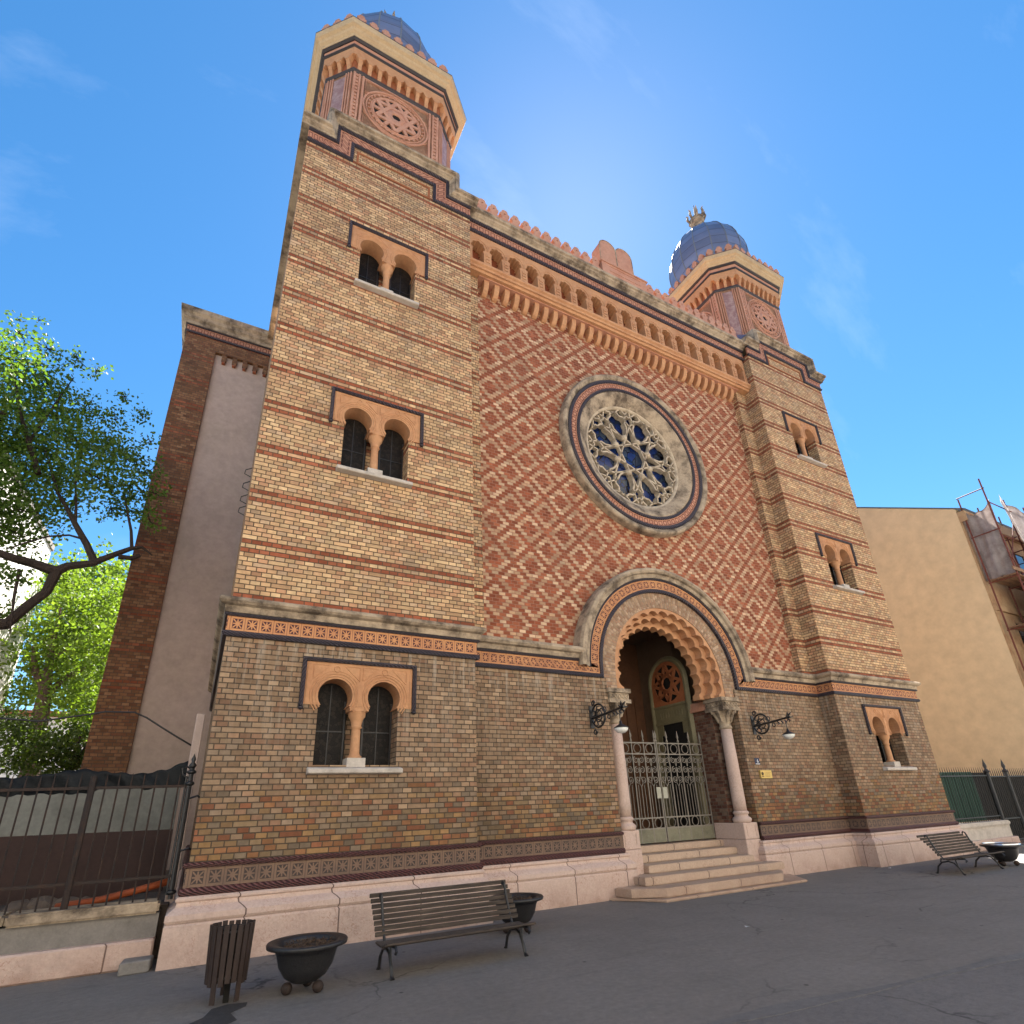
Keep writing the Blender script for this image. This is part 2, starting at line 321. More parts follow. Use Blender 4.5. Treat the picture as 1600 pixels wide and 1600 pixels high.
def tube(bm, pts, r, seg=6, mi=0, closed=False):
    n0 = len(bm.faces); pts = [Vector(p) for p in pts]; n = len(pts); rs = r if isinstance(r, (list, tuple)) else [r]*n
    rings = []; ref = None
    for i, p in enumerate(pts):
        t = (pts[(i+1) % n]-pts[i-1]) if closed else (pts[min(i+1, n-1)]-pts[max(i-1, 0)])
        if t.length < 1e-7: t = Vector((0, 0, 1))
        t.normalize()
        if ref is None: ref = t.orthogonal()
        s = ref - t*ref.dot(t)
        if s.length < 1e-5: s = t.orthogonal()
        s.normalize(); ref = s; u = t.cross(s)
        rings.append([bm.verts.new(p+(s*math.cos(2*PI*k/seg)+u*math.sin(2*PI*k/seg))*rs[i]) for k in range(seg)])
    m = n if closed else n-1
    for i in range(m):
        A, B = rings[i], rings[(i+1) % n]
        for k in range(seg): bm.faces.new((A[k], A[(k+1) % seg], B[(k+1) % seg], B[k]))
    if not closed:
        bm.faces.new(rings[0][::-1]); bm.faces.new(rings[-1])
    faces_mat(bm, n0, mi)
def lathe(bm, prof, c=(0, 0, 0), seg=24, axis='z', mi=0, a0=0., a1=2*PI, smooth=True, uvscale=None):
    n0 = len(bm.faces); full = abs(a1-a0-2*PI) < 1e-4; k = seg if full else seg+1; rings = []
    uvl = bm.loops.layers.uv.verify() if uvscale else None
    for r, h in prof:
        ring = []
        for i in range(k):
            a = a0+(a1-a0)*i/seg; x, y = r*math.cos(a), r*math.sin(a)
            ring.append(bm.verts.new((c[0]+x, c[1]+y, c[2]+h) if axis == 'z' else (c[0]+x, c[1]+h, c[2]+y)))
        rings.append(ring)
    for j in range(len(prof)-1):
        for i in range(seg):
            i2 = (i+1) % k
            try: f = bm.faces.new((rings[j][i], rings[j][i2], rings[j+1][i2], rings[j+1][i]))
            except ValueError: continue
            f.smooth = smooth
            if uvl:
                w = uvscale*2*PI
                for l, (uu, vv) in zip(f.loops, ((i, 0), (i+1, 0), (i+1, 1), (i, 1))): l[uvl].uv = (w*uu/seg, vv)
    for ring, (r, h) in ((rings[0], prof[0]), (rings[-1], prof[-1])):
        if r > 1e-4 and full and axis == 'z': bm.faces.new(ring)
    faces_mat(bm, n0, mi)
def plate(bm, loops, y0, y1, mi=0, plane='xz'):
    """flat slab with holes: loops[0] outline, the rest holes, in (x,z)"""
    n0 = len(bm.faces)
    def p3(p, y): return (p[0], y, p[1]) if plane == 'xz' else (p[0], p[1], y)
    tris = tessellate_polygon([[Vector((p[0], p[1], 0)) for p in lp] for lp in loops])
    flat = [p for lp in loops for p in lp]
    F = [bm.verts.new(p3(p, y0)) for p in flat]; B = [bm.verts.new(p3(p, y1)) for p in flat]
    for t in tris:
        for S in (F, B):
            try: bm.faces.new([S[i] for i in t])
            except ValueError: pass
    o = 0
    for lp in loops:
        n = len(lp)
        for i in range(n):
            a, b = o+i, o+(i+1) % n
            bm.faces.new((F[a], F[b], B[b], B[a]))
        o += n
    faces_mat(bm, n0, mi)
def sweep(bm, path, prof, plane='xy', mi=0, closed=False):
    """closed profile (offset, t) carried along a mitred 2D path; UV u = length, v = place in the profile edge"""
    n0 = len(bm.faces); uvl = bm.loops.layers.uv.verify(); n = len(path); P = [Vector(p) for p in path]
    sgn = -1 if plane == 'xy' else 1
    def nor(a, b):
        d = (b-a).normalized(); return Vector((-d.y, d.x))*sgn
    N = []; L = [0.]
    for i in range(n):
        ns = []
        if i > 0 or closed: ns.append(nor(P[i-1], P[i]))
        if i < n-1 or closed: ns.append(nor(P[i], P[(i+1) % n]))
        m = sum(ns, Vector((0, 0))); m.normalize(); N.append(m/max(.25, m.dot(ns[0])))
        if i: L.append(L[-1]+(P[i]-P[i-1]).length)
    rows = []
    for i in range(n):
        r = []
        for o, t in prof:
            q = P[i]+N[i]*o; r.append(bm.verts.new((q.x, q.y, t) if plane == 'xy' else (q.x, t, q.y)))
        rows.append(r)
    k = len(prof)
    for i in range(n if closed else n-1):
        A, B = rows[i], rows[(i+1) % n]; l0 = L[i]; l1 = L[i+1] if i+1 < n else L[i]+(P[0]-P[i]).length
        for j in range(k):
            f = bm.faces.new((A[j], B[j], B[(j+1) % k], A[(j+1) % k]))
            for l, uv in zip(f.loops, ((l0, 0), (l1, 0), (l1, 1), (l0, 1))): l[uvl].uv = uv
    if not closed:
        bm.faces.new(rows[0]); bm.faces.new(rows[-1][::-1])
    faces_mat(bm, n0, mi)
def mk(name, bm, mats, parent=None, loc=None, rotz=0., smooth=False):
    bmesh.ops.recalc_face_normals(bm, faces=bm.faces)
    me = bpy.data.meshes.new(name); bm.to_mesh(me); bm.free()
    for m in (mats if isinstance(mats, (list, tuple)) else [mats]): me.materials.append(M[m])
    if smooth:
        for p in me.polygons: p.use_smooth = True
    o = bpy.data.objects.new(name, me); COL.objects.link(o)
    if parent: o.parent = parent
    if loc: o.location = loc
    if rotz: o.rotation_euler = (0, 0, rotz)
    return o
def NB(): return bmesh.new()
def tag(o, label, cat, group=None, kind=None):
    o['label'] = label; o['category'] = cat
    if group: o['group'] = group
    return o
def thing(name, label, cat, loc=(0, 0, 0), rotz=0., group=None):
    o = bpy.data.objects.new(name, None); COL.objects.link(o); o.location = loc; o.rotation_euler = (0, 0, rotz); o.empty_display_size = .3
    return tag(o, label, cat, group)
def struct(name, bm, mats):
    o = mk(name, bm, mats); o['kind'] = 'structure'; return o
def cp(o, loc=None, rotz=None, parent=None):
    c = o.copy(); COL.objects.link(c)
    if loc is not None: c.location = loc
    if rotz is not None: c.rotation_euler = (0, 0, rotz)
    if parent is not None: c.parent = parent
    return c
def cptree(o, loc, rotz=None, parent=None):
    c = cp(o, loc, rotz, parent)
    for ch in list(o.children):
        d = cp(ch, parent=c)
        for g2 in list(ch.children): cp(g2, parent=d)
    return c
def arc(cx, cz, r, a0, a1, n): return [(cx+r*math.cos(a0+(a1-a0)*i/n), cz+r*math.sin(a0+(a1-a0)*i/n)) for i in range(n+1)]

# ---------------------------------------------------------------- camera, light, sky
cam = bpy.data.cameras.new('camera'); co = bpy.data.objects.new('camera', cam); COL.objects.link(co); sc.camera = co
CAMR = Matrix(((.88051, -.472583, -.036973), (.146279, .345079, -.927105), (.450893, .810916, .372975)))
mw = Matrix((( CAMR[0][0], -CAMR[1][0], -CAMR[2][0]), (CAMR[0][1], -CAMR[1][1], -CAMR[2][1]), (CAMR[0][2], -CAMR[1][2], -CAMR[2][2]))).to_4x4()
mw.translation = Vector((-9.39748, -8.88419, 1.60017)); co.matrix_world = mw
cam.sensor_width = 36; cam.lens = 860.912/1600*36; cam.shift_y = (917.788-800)/1600; cam.clip_start = .05; cam.clip_end = 2000
SUN_AZ, SUN_EL = R_(40), R_(54)
sd = Vector((math.sin(SUN_AZ)*math.cos(SUN_EL), math.cos(SUN_AZ)*math.cos(SUN_EL), math.sin(SUN_EL)))
sl = bpy.data.lights.new('sun', 'SUN'); sl.energy = 5.0; sl.angle = R_(.5); sl.color = (1, .95, .87)
so = bpy.data.objects.new('sun', sl); COL.objects.link(so); so.rotation_euler = sd.to_track_quat('Z', 'Y').to_euler(); so.location = (0, 0, 60)
w = bpy.data.worlds.new('World'); sc.world = w; w.use_nodes = True
sky = w.node_tree.nodes.new('ShaderNodeTexSky'); sky.sky_type = 'NISHITA'; sky.sun_disc = False
sky.sun_elevation = SUN_EL; sky.sun_rotation = SUN_AZ; sky.altitude = 100; sky.air_density = 1.0; sky.dust_density = 0.10; sky.ozone_density = 3.0
bg = w.node_tree.nodes['Background']; hs = w.node_tree.nodes.new('ShaderNodeHueSaturation'); hs.inputs['Hue'].default_value = .494; hs.inputs['Saturation'].default_value = 1.26
w.node_tree.links.new(sky.outputs[0], hs.inputs['Color'])
tc = w.node_tree.nodes.new('ShaderNodeTexCoord'); mp = w.node_tree.nodes.new('ShaderNodeMapping'); mp.inputs['Scale'].default_value = (1.6, 5., 2.2); mp.inputs['Rotation'].default_value = (0, .5, .9)
w.node_tree.links.new(tc.outputs['Generated'], mp.inputs[0])
nz = w.node_tree.nodes.new('ShaderNodeTexNoise'); nz.inputs['Scale'].default_value = 1.7; nz.inputs['Detail'].default_value = 7; nz.inputs['Roughness'].default_value = .62; w.node_tree.links.new(mp.outputs[0], nz.inputs[0])
mr = w.node_tree.nodes.new('ShaderNodeMapRange'); mr.inputs[1].default_value = .57; mr.inputs[2].default_value = .85; mr.inputs[3].default_value = 0; mr.inputs[4].default_value = .13; w.node_tree.links.new(nz.outputs[0], mr.inputs[0])
mx = w.node_tree.nodes.new('ShaderNodeMix'); mx.data_type = 'RGBA'; w.node_tree.links.new(mr.outputs[0], mx.inputs[0]); w.node_tree.links.new(hs.outputs[0], mx.inputs[6]); mx.inputs[7].default_value = (6.5, 7.2, 8.0, 1)
w.node_tree.links.new(mx.outputs[2], bg.inputs[0]); bg.inputs[1].default_value = .05
sc.view_settings.view_transform = 'Standard'; sc.view_settings.look = 'None'; sc.view_settings.exposure = 2.22; sc.view_settings.gamma = 1
sc.render.engine = 'CYCLES'
sc.cycles.max_bounces = 6; sc.cycles.diffuse_bounces = 4

# ---------------------------------------------------------------- the synagogue
A, B_, YC, YW, PX = 9.339, 5.283, .47, .66, 4.86      # tower outer/inner edge, lower centre wall, upper centre wall, pilaster edge
XC = (A+B_)/2
syn = thing('synagogue', 'red and cream striped brick synagogue with two domed octagonal towers and a round rose window', 'synagogue')
def part(name, bm, mats, parent=None, **k): return mk(name, bm, mats, parent or syn, **k)

WIN = [(2.31, -.085), (7.53, 0.), (12.21, 0.)]
def win_hole(cx, z, h):
    zs, zt = z+.97+h, z+1.64+h
    return [(cx-.63, z), (cx+.63, z), (cx+.63, zs), (cx+.855, zs), (cx+.855, zt), (cx-.855, zt), (cx-.855, zs), (cx-.63, zs)]
for s in (-1, 1):
    cx = s*XC; x0, x1 = min(s*A, s*B_), max(s*A, s*B_)
    bm = NB(); plate(bm, [[(x0, 0.), (x1, 0.), (x1, 4.60), (x0, 4.60)], win_hole(cx, *WIN[0])], 0, .5)
    box(bm, x0, x1, .502, 7.1, 0, 4.60); part('lower_tower_wall', bm, 'lower')
    bm = NB(); plate(bm, [[(x0, 4.604), (x1, 4.604), (x1, 16.0), (cx+1.0, 16.0), (cx+1.0, 16.56), (cx-1.0, 16.56), (cx-1.0, 16.0), (x0, 16.0)],
                          win_hole(cx, *WIN[1]), win_hole(cx, *WIN[2])], 0, .5)
    box(bm, x0, x1, .502, 7.1, 4.604, 16.2); part('upper_tower_wall', bm, 'tower')
    # framed brick panel under the raised parapet
    bm = NB()
    for a, b, c, d in ((cx-.92, cx+.92, 15.94, 15.99), (cx-.92, cx+.92, 16.33, 16.38), (cx-.92, cx-.87, 15.99, 16.33), (cx+.87, cx+.92, 15.99, 16.33)): box(bm, a, b, -.02, .02, c, d)
    part('parapet_panel', bm, 'terrad')
    # stepped parapet: rope, key frieze, rope, stone cornice
    pth = [(x0, 15.92), (cx-1.0, 15.92), (cx-1.0, 16.49), (cx+1.0, 16.49), (cx+1.0, 15.92), (x1, 15.92)]
    bm = NB(); sweep(bm, pth, [(0, .02), (0, -.05), (.04, -.075), (.075, -.05), (.075, .02)], 'xz'); sweep(bm, pth, [(.345, .02), (.345, -.07), (.38, -.095), (.415, -.07), (.415, .02)], 'xz'); part('rope_moulding', bm, 'rope')
    bm = NB(); sweep(bm, pth, [(.077, .02), (.077, -.03), (.343, -.03), (.343, .02)], 'xz'); part('parapet_frieze', bm, 'friezeK')
    bm = NB(); p2 = [(x0-.16, 15.92)]+pth[1:-1]+[(x1+.16, 15.92)]
    sweep(bm, p2, [(.417, .3), (.417, -.09), (.45, -.10), (.49, -.17), (.53, -.19), (.545, -.25), (.60, -.265), (.66, -.20), (.70, .3)], 'xz')
    xs = x0 if s < 0 else x1
    bm2 = NB(); box(bm, min(xs, xs+s*.17), max(xs, xs+s*.17), .302, 7.1, 16.36, 16.58); bm2.free(); part('parapet_cornice', bm, 'stone')
    bm = NB(); box(bm, x0, x1, .305, 5.5, 16.2, 16.55); part('tower_roof', bm, 'roofm')
    for q in (-1, 1):
        xa, xb = sorted((cx+q*1.66, cx+q*2.16)); bm = NB(); V = [bm.verts.new(p) for p in ((xa, -.20, 16.63), (xb, -.20, 16.63), (xb, .30, 16.63), (xa, .30, 16.63), ((xa+xb)/2-.05, .22, 17.12))]
        for f in ((0, 1, 4), (1, 2, 4), (2, 3, 4), (3, 0, 4), (3, 2, 1, 0)): bm.faces.new([V[i] for i in f])
        part('sheet_flashing', bm, 'dome')

# window: terracotta double arch with its moulding, colonnette, sill and panes
def make_window(h):
    zs, zt = .97+h, 1.64+h; zc = 1.125+h; r = .265; a = math.asin((zs-zc)/r)
    loop = [(-.852, zs)]
    for c in (-.385, .385): loop += arc(c, zc, r, PI-a, a, 18)
    loop += [(.852, zs), (.852, zt-.002), (-.852, zt-.002)]
    bm = NB(); plate(bm, [loop], -.012, .40)
    for c in (-.385, .385):
        for rr, w_ in ((.30, .012), (.345, .014), (.385, .009)): tube(bm, [(x, -.014, z) for x, z in arc(c, zc, rr, PI-a*1.1, a*1.1, 18) if abs(x) < .80 and (abs(x) > .04)], w_, 5)
        tube(bm, [(c+.045*math.cos(t), -.016, zt-.10+.045*math.sin(t)) for t in [2*PI*i/10 for i in range(10)]], .012, 5, closed=True)
        for q in (-1, 1):
            tri = [(c+q*.12, -.014, zt-.05), (c+q*.36, -.014, zt-.05), (c+q*.36, -.014, zt-.27)]
            tube(bm, tri, .010, 4, closed=True)
    bar(bm, (-.82, -.013, zs+.02), (-.82, -.013, zt-.03), .02, .02); bar(bm, (.82, -.013, zs+.02), (.82, -.013, zt-.03), .02, .02)
    wdw = mk('window', bm, 'terra', syn)
    bm = NB(); sweep(bm, [(-.857, zs-.03), (-.857, zt), (.857, zt), (.857, zs-.03)], [(0, .02), (0, -.05), (.03, -.075), (.06, -.05), (.06, .02)], 'xz')
    for q in (-1, 1): lathe(bm, [(.0, -.06), (.03, -.045), (.045, -.02), (.03, .0), (.0, .005)], (q*.887, -.03, zs-.035), 8)
    mk('hood_moulding', bm, 'rope', wdw)
    bm = NB(); lathe(bm, [(.105, .105), (.115, .13), (.085, .155), (.078, .18), (.070, .60+h), (.068, .64+h), (.095, .66+h), (.075, .685+h), (.10, .78+h), (.135, .83+h), (.14, .94+h), (.15, .965+h)], (0, .13, 0), 14)
    box(bm, -.15, .15, -.008, .28, .90+h, .968+h)
    box(bm, -.14, .14, -.02, .27, -.03, .105, 1); mk('colonnette', bm, ['terra', 'stonew'], wdw)
    bm = NB(); va = [bm.verts.new((-.71, y, z)) for y, z in ((.44, .004), (.16, .004), (-.13, -.055), (-.13, -.125), (.0, -.135), (.44, -.135))]; vb = [bm.verts.new((.71, v.co.y, v.co.z)) for v in va]; bm.faces.new(va); bm.faces.new(vb[::-1])
    for i in range(6): bm.faces.new((va[i], va[(i+1) % 6], vb[(i+1) % 6], vb[i]))
    bmesh.ops.bevel(bm, geom=bm.edges[:], offset=.012, segments=1, affect='EDGES'); mk('sill', bm, 'stonew', wdw)
    p0 = None
    for c in (-.385, .385):
        bm = NB(); box(bm, c-.27, c+.27, .355, .37, .0, 1.42+h)
        bar(bm, (c-.27, .35, .62+h), (c+.27, .35, .62+h), .018, .018, mi=1); bar(bm, (c, .35, 0), (c, .35, 1.35+h), .014, .014, mi=1)
        for q in (-1, 1): bar(bm, (c+q*.235, .345, 0), (c+q*.235, .345, 1.1+h), .025, .03, mi=1)
        mk('pane', bm, ['glass', 'iron'], wdw)
    return wdw
wl = make_window(-.085); wu = make_window(0.)
wl.location = (-XC, 0, WIN[0][0]); cptree(wl, (XC, 0, WIN[0][0]))
wu.location = (-XC, 0, WIN[1][0])
for x, z in ((-XC, WIN[2][0]), (XC, WIN[1][0]), (XC, WIN[2][0])): cptree(wu, (x, 0, z))

# base and string courses on each half of the front
for s in (-1, 1):
    def half(pts):
        return pts if s < 0 else [(-x, y) for x, y in reversed(pts)]
    pth = half([(-A, 6.9), (-A, 0), (-B_, 0), (-B_, YC), (-1.97, YC)])
    pthp = half([(-A, 6.9), (-A, 0), (-B_, 0), (-B_, YC), (-1.97, YC), (-1.97, .9)])
    bm = NB(); sweep(bm, pthp, [(-.1, 0), (.17, 0), (.165, .43), (.15, .452), (-.1, .452)]); sweep(bm, pthp, [(-.1, .457), (.15, .457), (.168, .49), (.165, .55), (.13, .585), (.075, .625), (.065, .67), (.085, .69), (.085, .715), (.065, .735), (-.1, .735)]); part('marble_plinth', bm, 'marble')
    bm = NB()
    for z0, z1 in ((.738, .828), (1.052, 1.115)): sweep(bm, pth, [(-.05, z0), (.05, z0), (.075, (z0+z1)/2), (.05, z1), (-.05, z1)])
    part('base_rope_moulding', bm, 'roper')
    bm = NB(); sweep(bm, pth, [(-.05, .83), (.03, .83), (.03, 1.05), (-.05, 1.05)]); part('base_frieze', bm, 'friezeB')
    # string course on the tower itself (centre bay has its own, round the portal)
    pt = half([(-A, 6.9), (-A, 0), (-B_, 0), (-B_, YC-.012)])
    bm = NB(); sweep(bm, pt, [(-.05, 4.14), (.05, 4.14), (.07, 4.18), (.05, 4.222), (-.05, 4.222)]); sweep(bm, pt, [(-.05, 4.452), (.055, 4.452), (.075, 4.475), (.055, 4.50), (-.05, 4.50)]); part('string_rope_moulding', bm, 'rope')
    bm = NB(); sweep(bm, pt, [(-.05, 4.225), (.025, 4.225), (.025, 4.45), (-.05, 4.45)]); part('string_frieze', bm, 'friezeS')
    bm = NB(); sweep(bm, pt, [(-.05, 4.502), (.07, 4.502), (.085, 4.60), (.14, 4.625), (.17, 4.66), (.165, 4.70), (.13, 4.73), (-.05, 4.765)]); part('string_cornice', bm, 'stone')
# centre bay: string course that rises round the portal arch
pp = [(-B_-.02, 4.14), (-2.05, 4.14), (-2.05, 4.35)] + arc(0, 4.35, 2.05, PI, 0, 48)[1:-1] + [(2.05, 4.35), (2.05, 4.14), (B_+.02, 4.14)]
bm = NB(); sweep(bm, pp, [(0, .6), (0, .42), (.04, .40), (.08, .42), (.08, .6)], 'xz'); sweep(bm, pp, [(.312, .6), (.312, .42), (.337, .395), (.362, .42), (.362, .6)], 'xz'); part('portal_rope_moulding', bm, 'rope')
bm = NB(); sweep(bm, pp, [(.082, .6), (.082, .445), (.31, .445), (.31, .6)], 'xz'); part('portal_frieze', bm, 'friezeS')
bm = NB(); sweep(bm, pp, [(.364, .75), (.364, .40), (.46, .385), (.48, .33), (.53, .30), (.59, .32), (.625, .40), (.63, .75)], 'xz'); part('portal_cornice', bm, 'stone')
pa = [(-2.048, 3.93), (-2.048, 4.35)] + arc(0, 4.35, 2.048, PI, 0, 40)[1:-1] + [(2.048, 4.35), (2.048, 3.93)]
bm = NB(); sweep(bm, pa, [(-.385, .495), (-.385, .8), (0, .8), (0, .495)], 'xz'); part('portal_arch', bm, 'radial')

# centre lower wall, upper diaper wall, pilasters
for s in (-1, 1): bm = NB(); box(bm, *sorted((s*1.97, s*B_)), YC, 1.9, 0, 4.145); part('lower_front_wall', bm, 'lower')
bm = NB()
hole = [(-2.42, 4.6), (-2.42, 4.35)]
out = [(-B_, 4.62), (-2.45, 4.62)] + arc(0, 4.35, 2.45, PI-.1, .1, 40) + [(2.45, 4.62), (B_, 4.62), (B_, 14.9), (-B_, 14.9)]
ZR = 10.60
plate(bm, [out, arc(0, ZR, 2.35, 0, 2*PI*63/64, 63)], YW, .95); box(bm, -B_, B_, 1.2, 7.1, 6.4, 16.5); part('diaper_front_wall', bm, 'diaper')
for s in (-1, 1): bm = NB(); box(bm, *sorted((s*PX, s*(B_+.001))), YC+.002, .80, 4.66, 14.55); part('pilaster', bm, 'tower')

# rose window
bm = NB(); lathe(bm, [(2.52, .70), (2.52, .50), (2.50, .45), (2.45, .43), (2.40, .46), (2.35, .49), (2.33, .70)], (0, 0, ZR), 96, 'y'); lathe(bm, [(1.99, .62), (1.98, .51), (1.92, .51), (1.88, .55), (1.80, .57), (1.76, .62), (1.70, .64), (1.66, .69), (1.62, .70), (1.61, .92)], (0, 0, ZR), 96, 'y')
rw = part('rose_window', bm, 'stone')
bm = NB()
for ra, rb in ((2.335, 2.245), (2.06, 1.985)):
    lathe(bm, [(ra, .62), (ra, .48), ((ra+rb)/2, .455), (rb, .48), (rb, .62)], (0, 0, ZR), 96, 'y', uvscale=ra)
mk('ring_moulding', bm, 'rope', rw)
bm = NB(); lathe(bm, [(2.243, .52), (2.062, .52)], (0, 0, ZR), 96, 'y', uvscale=2.1647); lathe(bm, [(2.243, .52), (2.243, .62)], (0, 0, ZR), 96, 'y'); mk('ring_frieze', bm, 'friezeK', rw)
bm = NB(); lathe(bm, [(0, .92), (1.78, .92), (1.78, .95), (0, .95)], (0, 0, ZR), 64, 'y'); mk('pane', bm, 'rglass', rw)
bm = NB()
def pol(r, a): r *= .915; return Vector((r*math.sin(a), .78, ZR+r*math.cos(a)))
lathe(bm, [(1.62, .70), (1.555, .72), (1.54, .86), (1.62, .88)], (0, 0, ZR), 96, 'y')
for k in range(8):
    a = k*PI/4; b = a+PI/8
    bar(bm, pol(1.12, a), pol(1.12, a+3*PI/4), .038, .10)                       # {8/3} star
    for q in (-1, 1):
        pts = [pol(.66, b), pol(.80, b+q*.20), pol(1.05, b+q*.27), pol(1.22, b+q*.24), pol(1.27, b+q*.30), pol(1.42, b+q*.24), pol(1.46, b+q*.13), pol(1.56, b+q*.10), pol(1.60, b)]
        for p_, q_ in zip(pts, pts[1:]): bar(bm, p_+Vector((0, .03, 0)), q_+Vector((0, .03, 0)), .045, .16)
        bar(bm, pol(1.12, a), pol(1.32, a+q*.13), .036, .10); bar(bm, pol(1.32, a+q*.13), pol(1.66, a+q*.03), .036, .10)
        bar(bm, pol(1.68, a+q*.16), pol(1.45, a), .036, .10); bar(bm, pol(1.68, b+q*.17), pol(1.56, b+q*.02), .036, .10)
mk('tracery', bm, 'tracery', rw)
rbm = NB(); bmesh.ops.create_icosphere(rbm, subdivisions=2, radius=.10); ros = mk('rosette', rbm, 'tracery', rw)
for k in range(8):
    p = pol(.67, k*PI/4+PI/8); p.y = .78
    (ros if k == 0 else cp(ros)).location = p

# arcade frieze of niches, sill rail, corbels
pit = .55; YA = .215
zb, ztop = 14.79, 15.84
loop = [(-pit/2+.001, zb), (-.165, zb), (-.165, zb+.42)]
for k in range(5):      # cusped head
    a = PI+.35-(PI+.7)*(k+.5)/5; cxx, cz = .140*math.cos(a), zb+.58+.155*math.sin(a)
    da = [a+1.5, a+.9, a+.3, a-.3, a-.9, a-1.5]; loop += [(cxx+.070*math.cos(t), cz+.075*math.sin(t)) for t in da]
loop += [(.165, zb+.42), (.165, zb), (pit/2-.001, zb), (pit/2-.001, ztop), (-pit/2+.001, ztop)]
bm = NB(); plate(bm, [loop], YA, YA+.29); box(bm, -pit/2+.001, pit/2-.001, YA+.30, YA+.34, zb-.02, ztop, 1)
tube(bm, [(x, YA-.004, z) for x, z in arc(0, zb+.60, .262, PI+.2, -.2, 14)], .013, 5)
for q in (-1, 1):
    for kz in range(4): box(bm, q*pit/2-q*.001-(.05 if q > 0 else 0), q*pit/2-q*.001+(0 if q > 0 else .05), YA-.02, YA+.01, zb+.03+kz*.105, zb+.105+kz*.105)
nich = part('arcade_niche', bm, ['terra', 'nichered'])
for k in range(19):
    (nich if k == 0 else cp(nich)).location = ((k-9)*pit, 0, 0)
bm = NB(); box(bm, -B_, B_, YA+.345, 1.0, zb-.02, 16.3); part('arcade_backing', bm, 'terrad')
for q in (-1, 1):
    pass
bm = NB(); sweep(bm, [(-B_, 14.555), (B_, 14.555)], [(0, .66), (0, .28), (.05, .25), (.055, .205), (.12, .20), (.15, .15), (.20, .14), (.235, .16), (.235, .66)], 'xz'); part('arcade_sill', bm, 'terra')
bm = NB(); box(bm, -PX, PX, .36, .66, 14.525, 14.553); part('corbel_plank', bm, 'terrap')
prof = [(.66, 0), (.61, .0), (.55, .03), (.49, .09), (.445, .17), (.42, .26), (.415, .36), (.66, .36)]
bm = NB(); n0 = None
va = [bm.verts.new((-.068, y, 14.165+z)) for y, z in prof]; vb = [bm.verts.new((.068, y, 14.165+z)) for y, z in prof]
bm.faces.new(va); bm.faces.new(vb[::-1])
for i in range(len(prof)): bm.faces.new((va[i], va[(i+1) % 8], vb[(i+1) % 8], vb[i]))
crb = part('corbel', bm, 'terra')
for k in range(31): (crb if k == 0 else cp(crb)).location = ((k-15)*.308, 0, 0)

# centre parapet
ct = [(-B_+.002, 15.842), (B_-.002, 15.842)]
bm = NB(); sweep(bm, ct, [(0, .5), (0, .17), (.045, .14), (.09, .17), (.09, .5)], 'xz'); sweep(bm, ct, [(.335, .5), (.335, .14), (.37, .11), (.405, .14), (.405, .5)], 'xz'); part('parapet_rope_moulding', bm, 'rope')
bm = NB(); sweep(bm, ct, [(.092, .5), (.092, .19), (.333, .19), (.333, .5)], 'xz'); part('centre_parapet_frieze', bm, 'friezeK')
bm = NB(); sweep(bm, ct, [(.407, .6), (.407, .12), (.45, .10), (.50, .02), (.54, 0.0), (.56, -.05), (.64, -.06), (.70, .02), (.74, .6)], 'xz'); part('centre_cornice', bm, 'stone')
mer = [(-.165, 0), (.165, 0), (.165, .13), (.105, .16), (.10, .25), (.145, .29), (.15, .36), (.095, .40), (.085, .47), (.045, .51), (-.045, .51), (-.085, .47), (-.095, .40), (-.15, .36), (-.145, .29), (-.10, .25), (-.105, .16), (-.165, .13)]
bm = NB(); plate(bm, [mer, arc(0, .36, .03, 0, 2*PI*7/8, 7)], -.09, .09)
m0 = part('merlon', bm, 'terrap'); first = True
for s in (-1, 1):
    for k in range(12):
        x = s*(1.08+k*.345)
        o = m0 if first else cp(m0); first = False; o.location = (x, .14, 16.585)
# pedestal and tablets in the middle
bm = NB(); box(bm, -.88, .88, .0, .75, 16.5, 17.0); 
for a, b, c, d in ((-.60, .60, 16.70, 16.72), (-.60, .60, 16.90, 16.92)): box(bm, a, b, -.015, .0, c, d)
box(bm, -.92, .92, -.03, .8, 17.0, 17.05); part('parapet_pedestal', bm, 'terrap')
bm = NB()
for c in (-.325, .325): plate(bm, [[(c-.322, 17.05), (c+.322, 17.05), (c+.322, 18.15)] + arc(c, 18.15, .322, .05, PI-.05, 14) + [(c-.322, 18.15)]], .25, .66)
tb = part('law_tablets', bm, 'terrap')
bm = NB()
for c in (-.325, .325): tube(bm, [(c-.33, .25, 17.06), (c-.33, .25, 18.15)]+[(x, .25, z) for x, z in arc(c, 18.15, .33, PI, 0, 12)]+[(c+.33, .25, 17.06)], .018, 5)
mk('tablet_edging', bm, 'stone', tb)

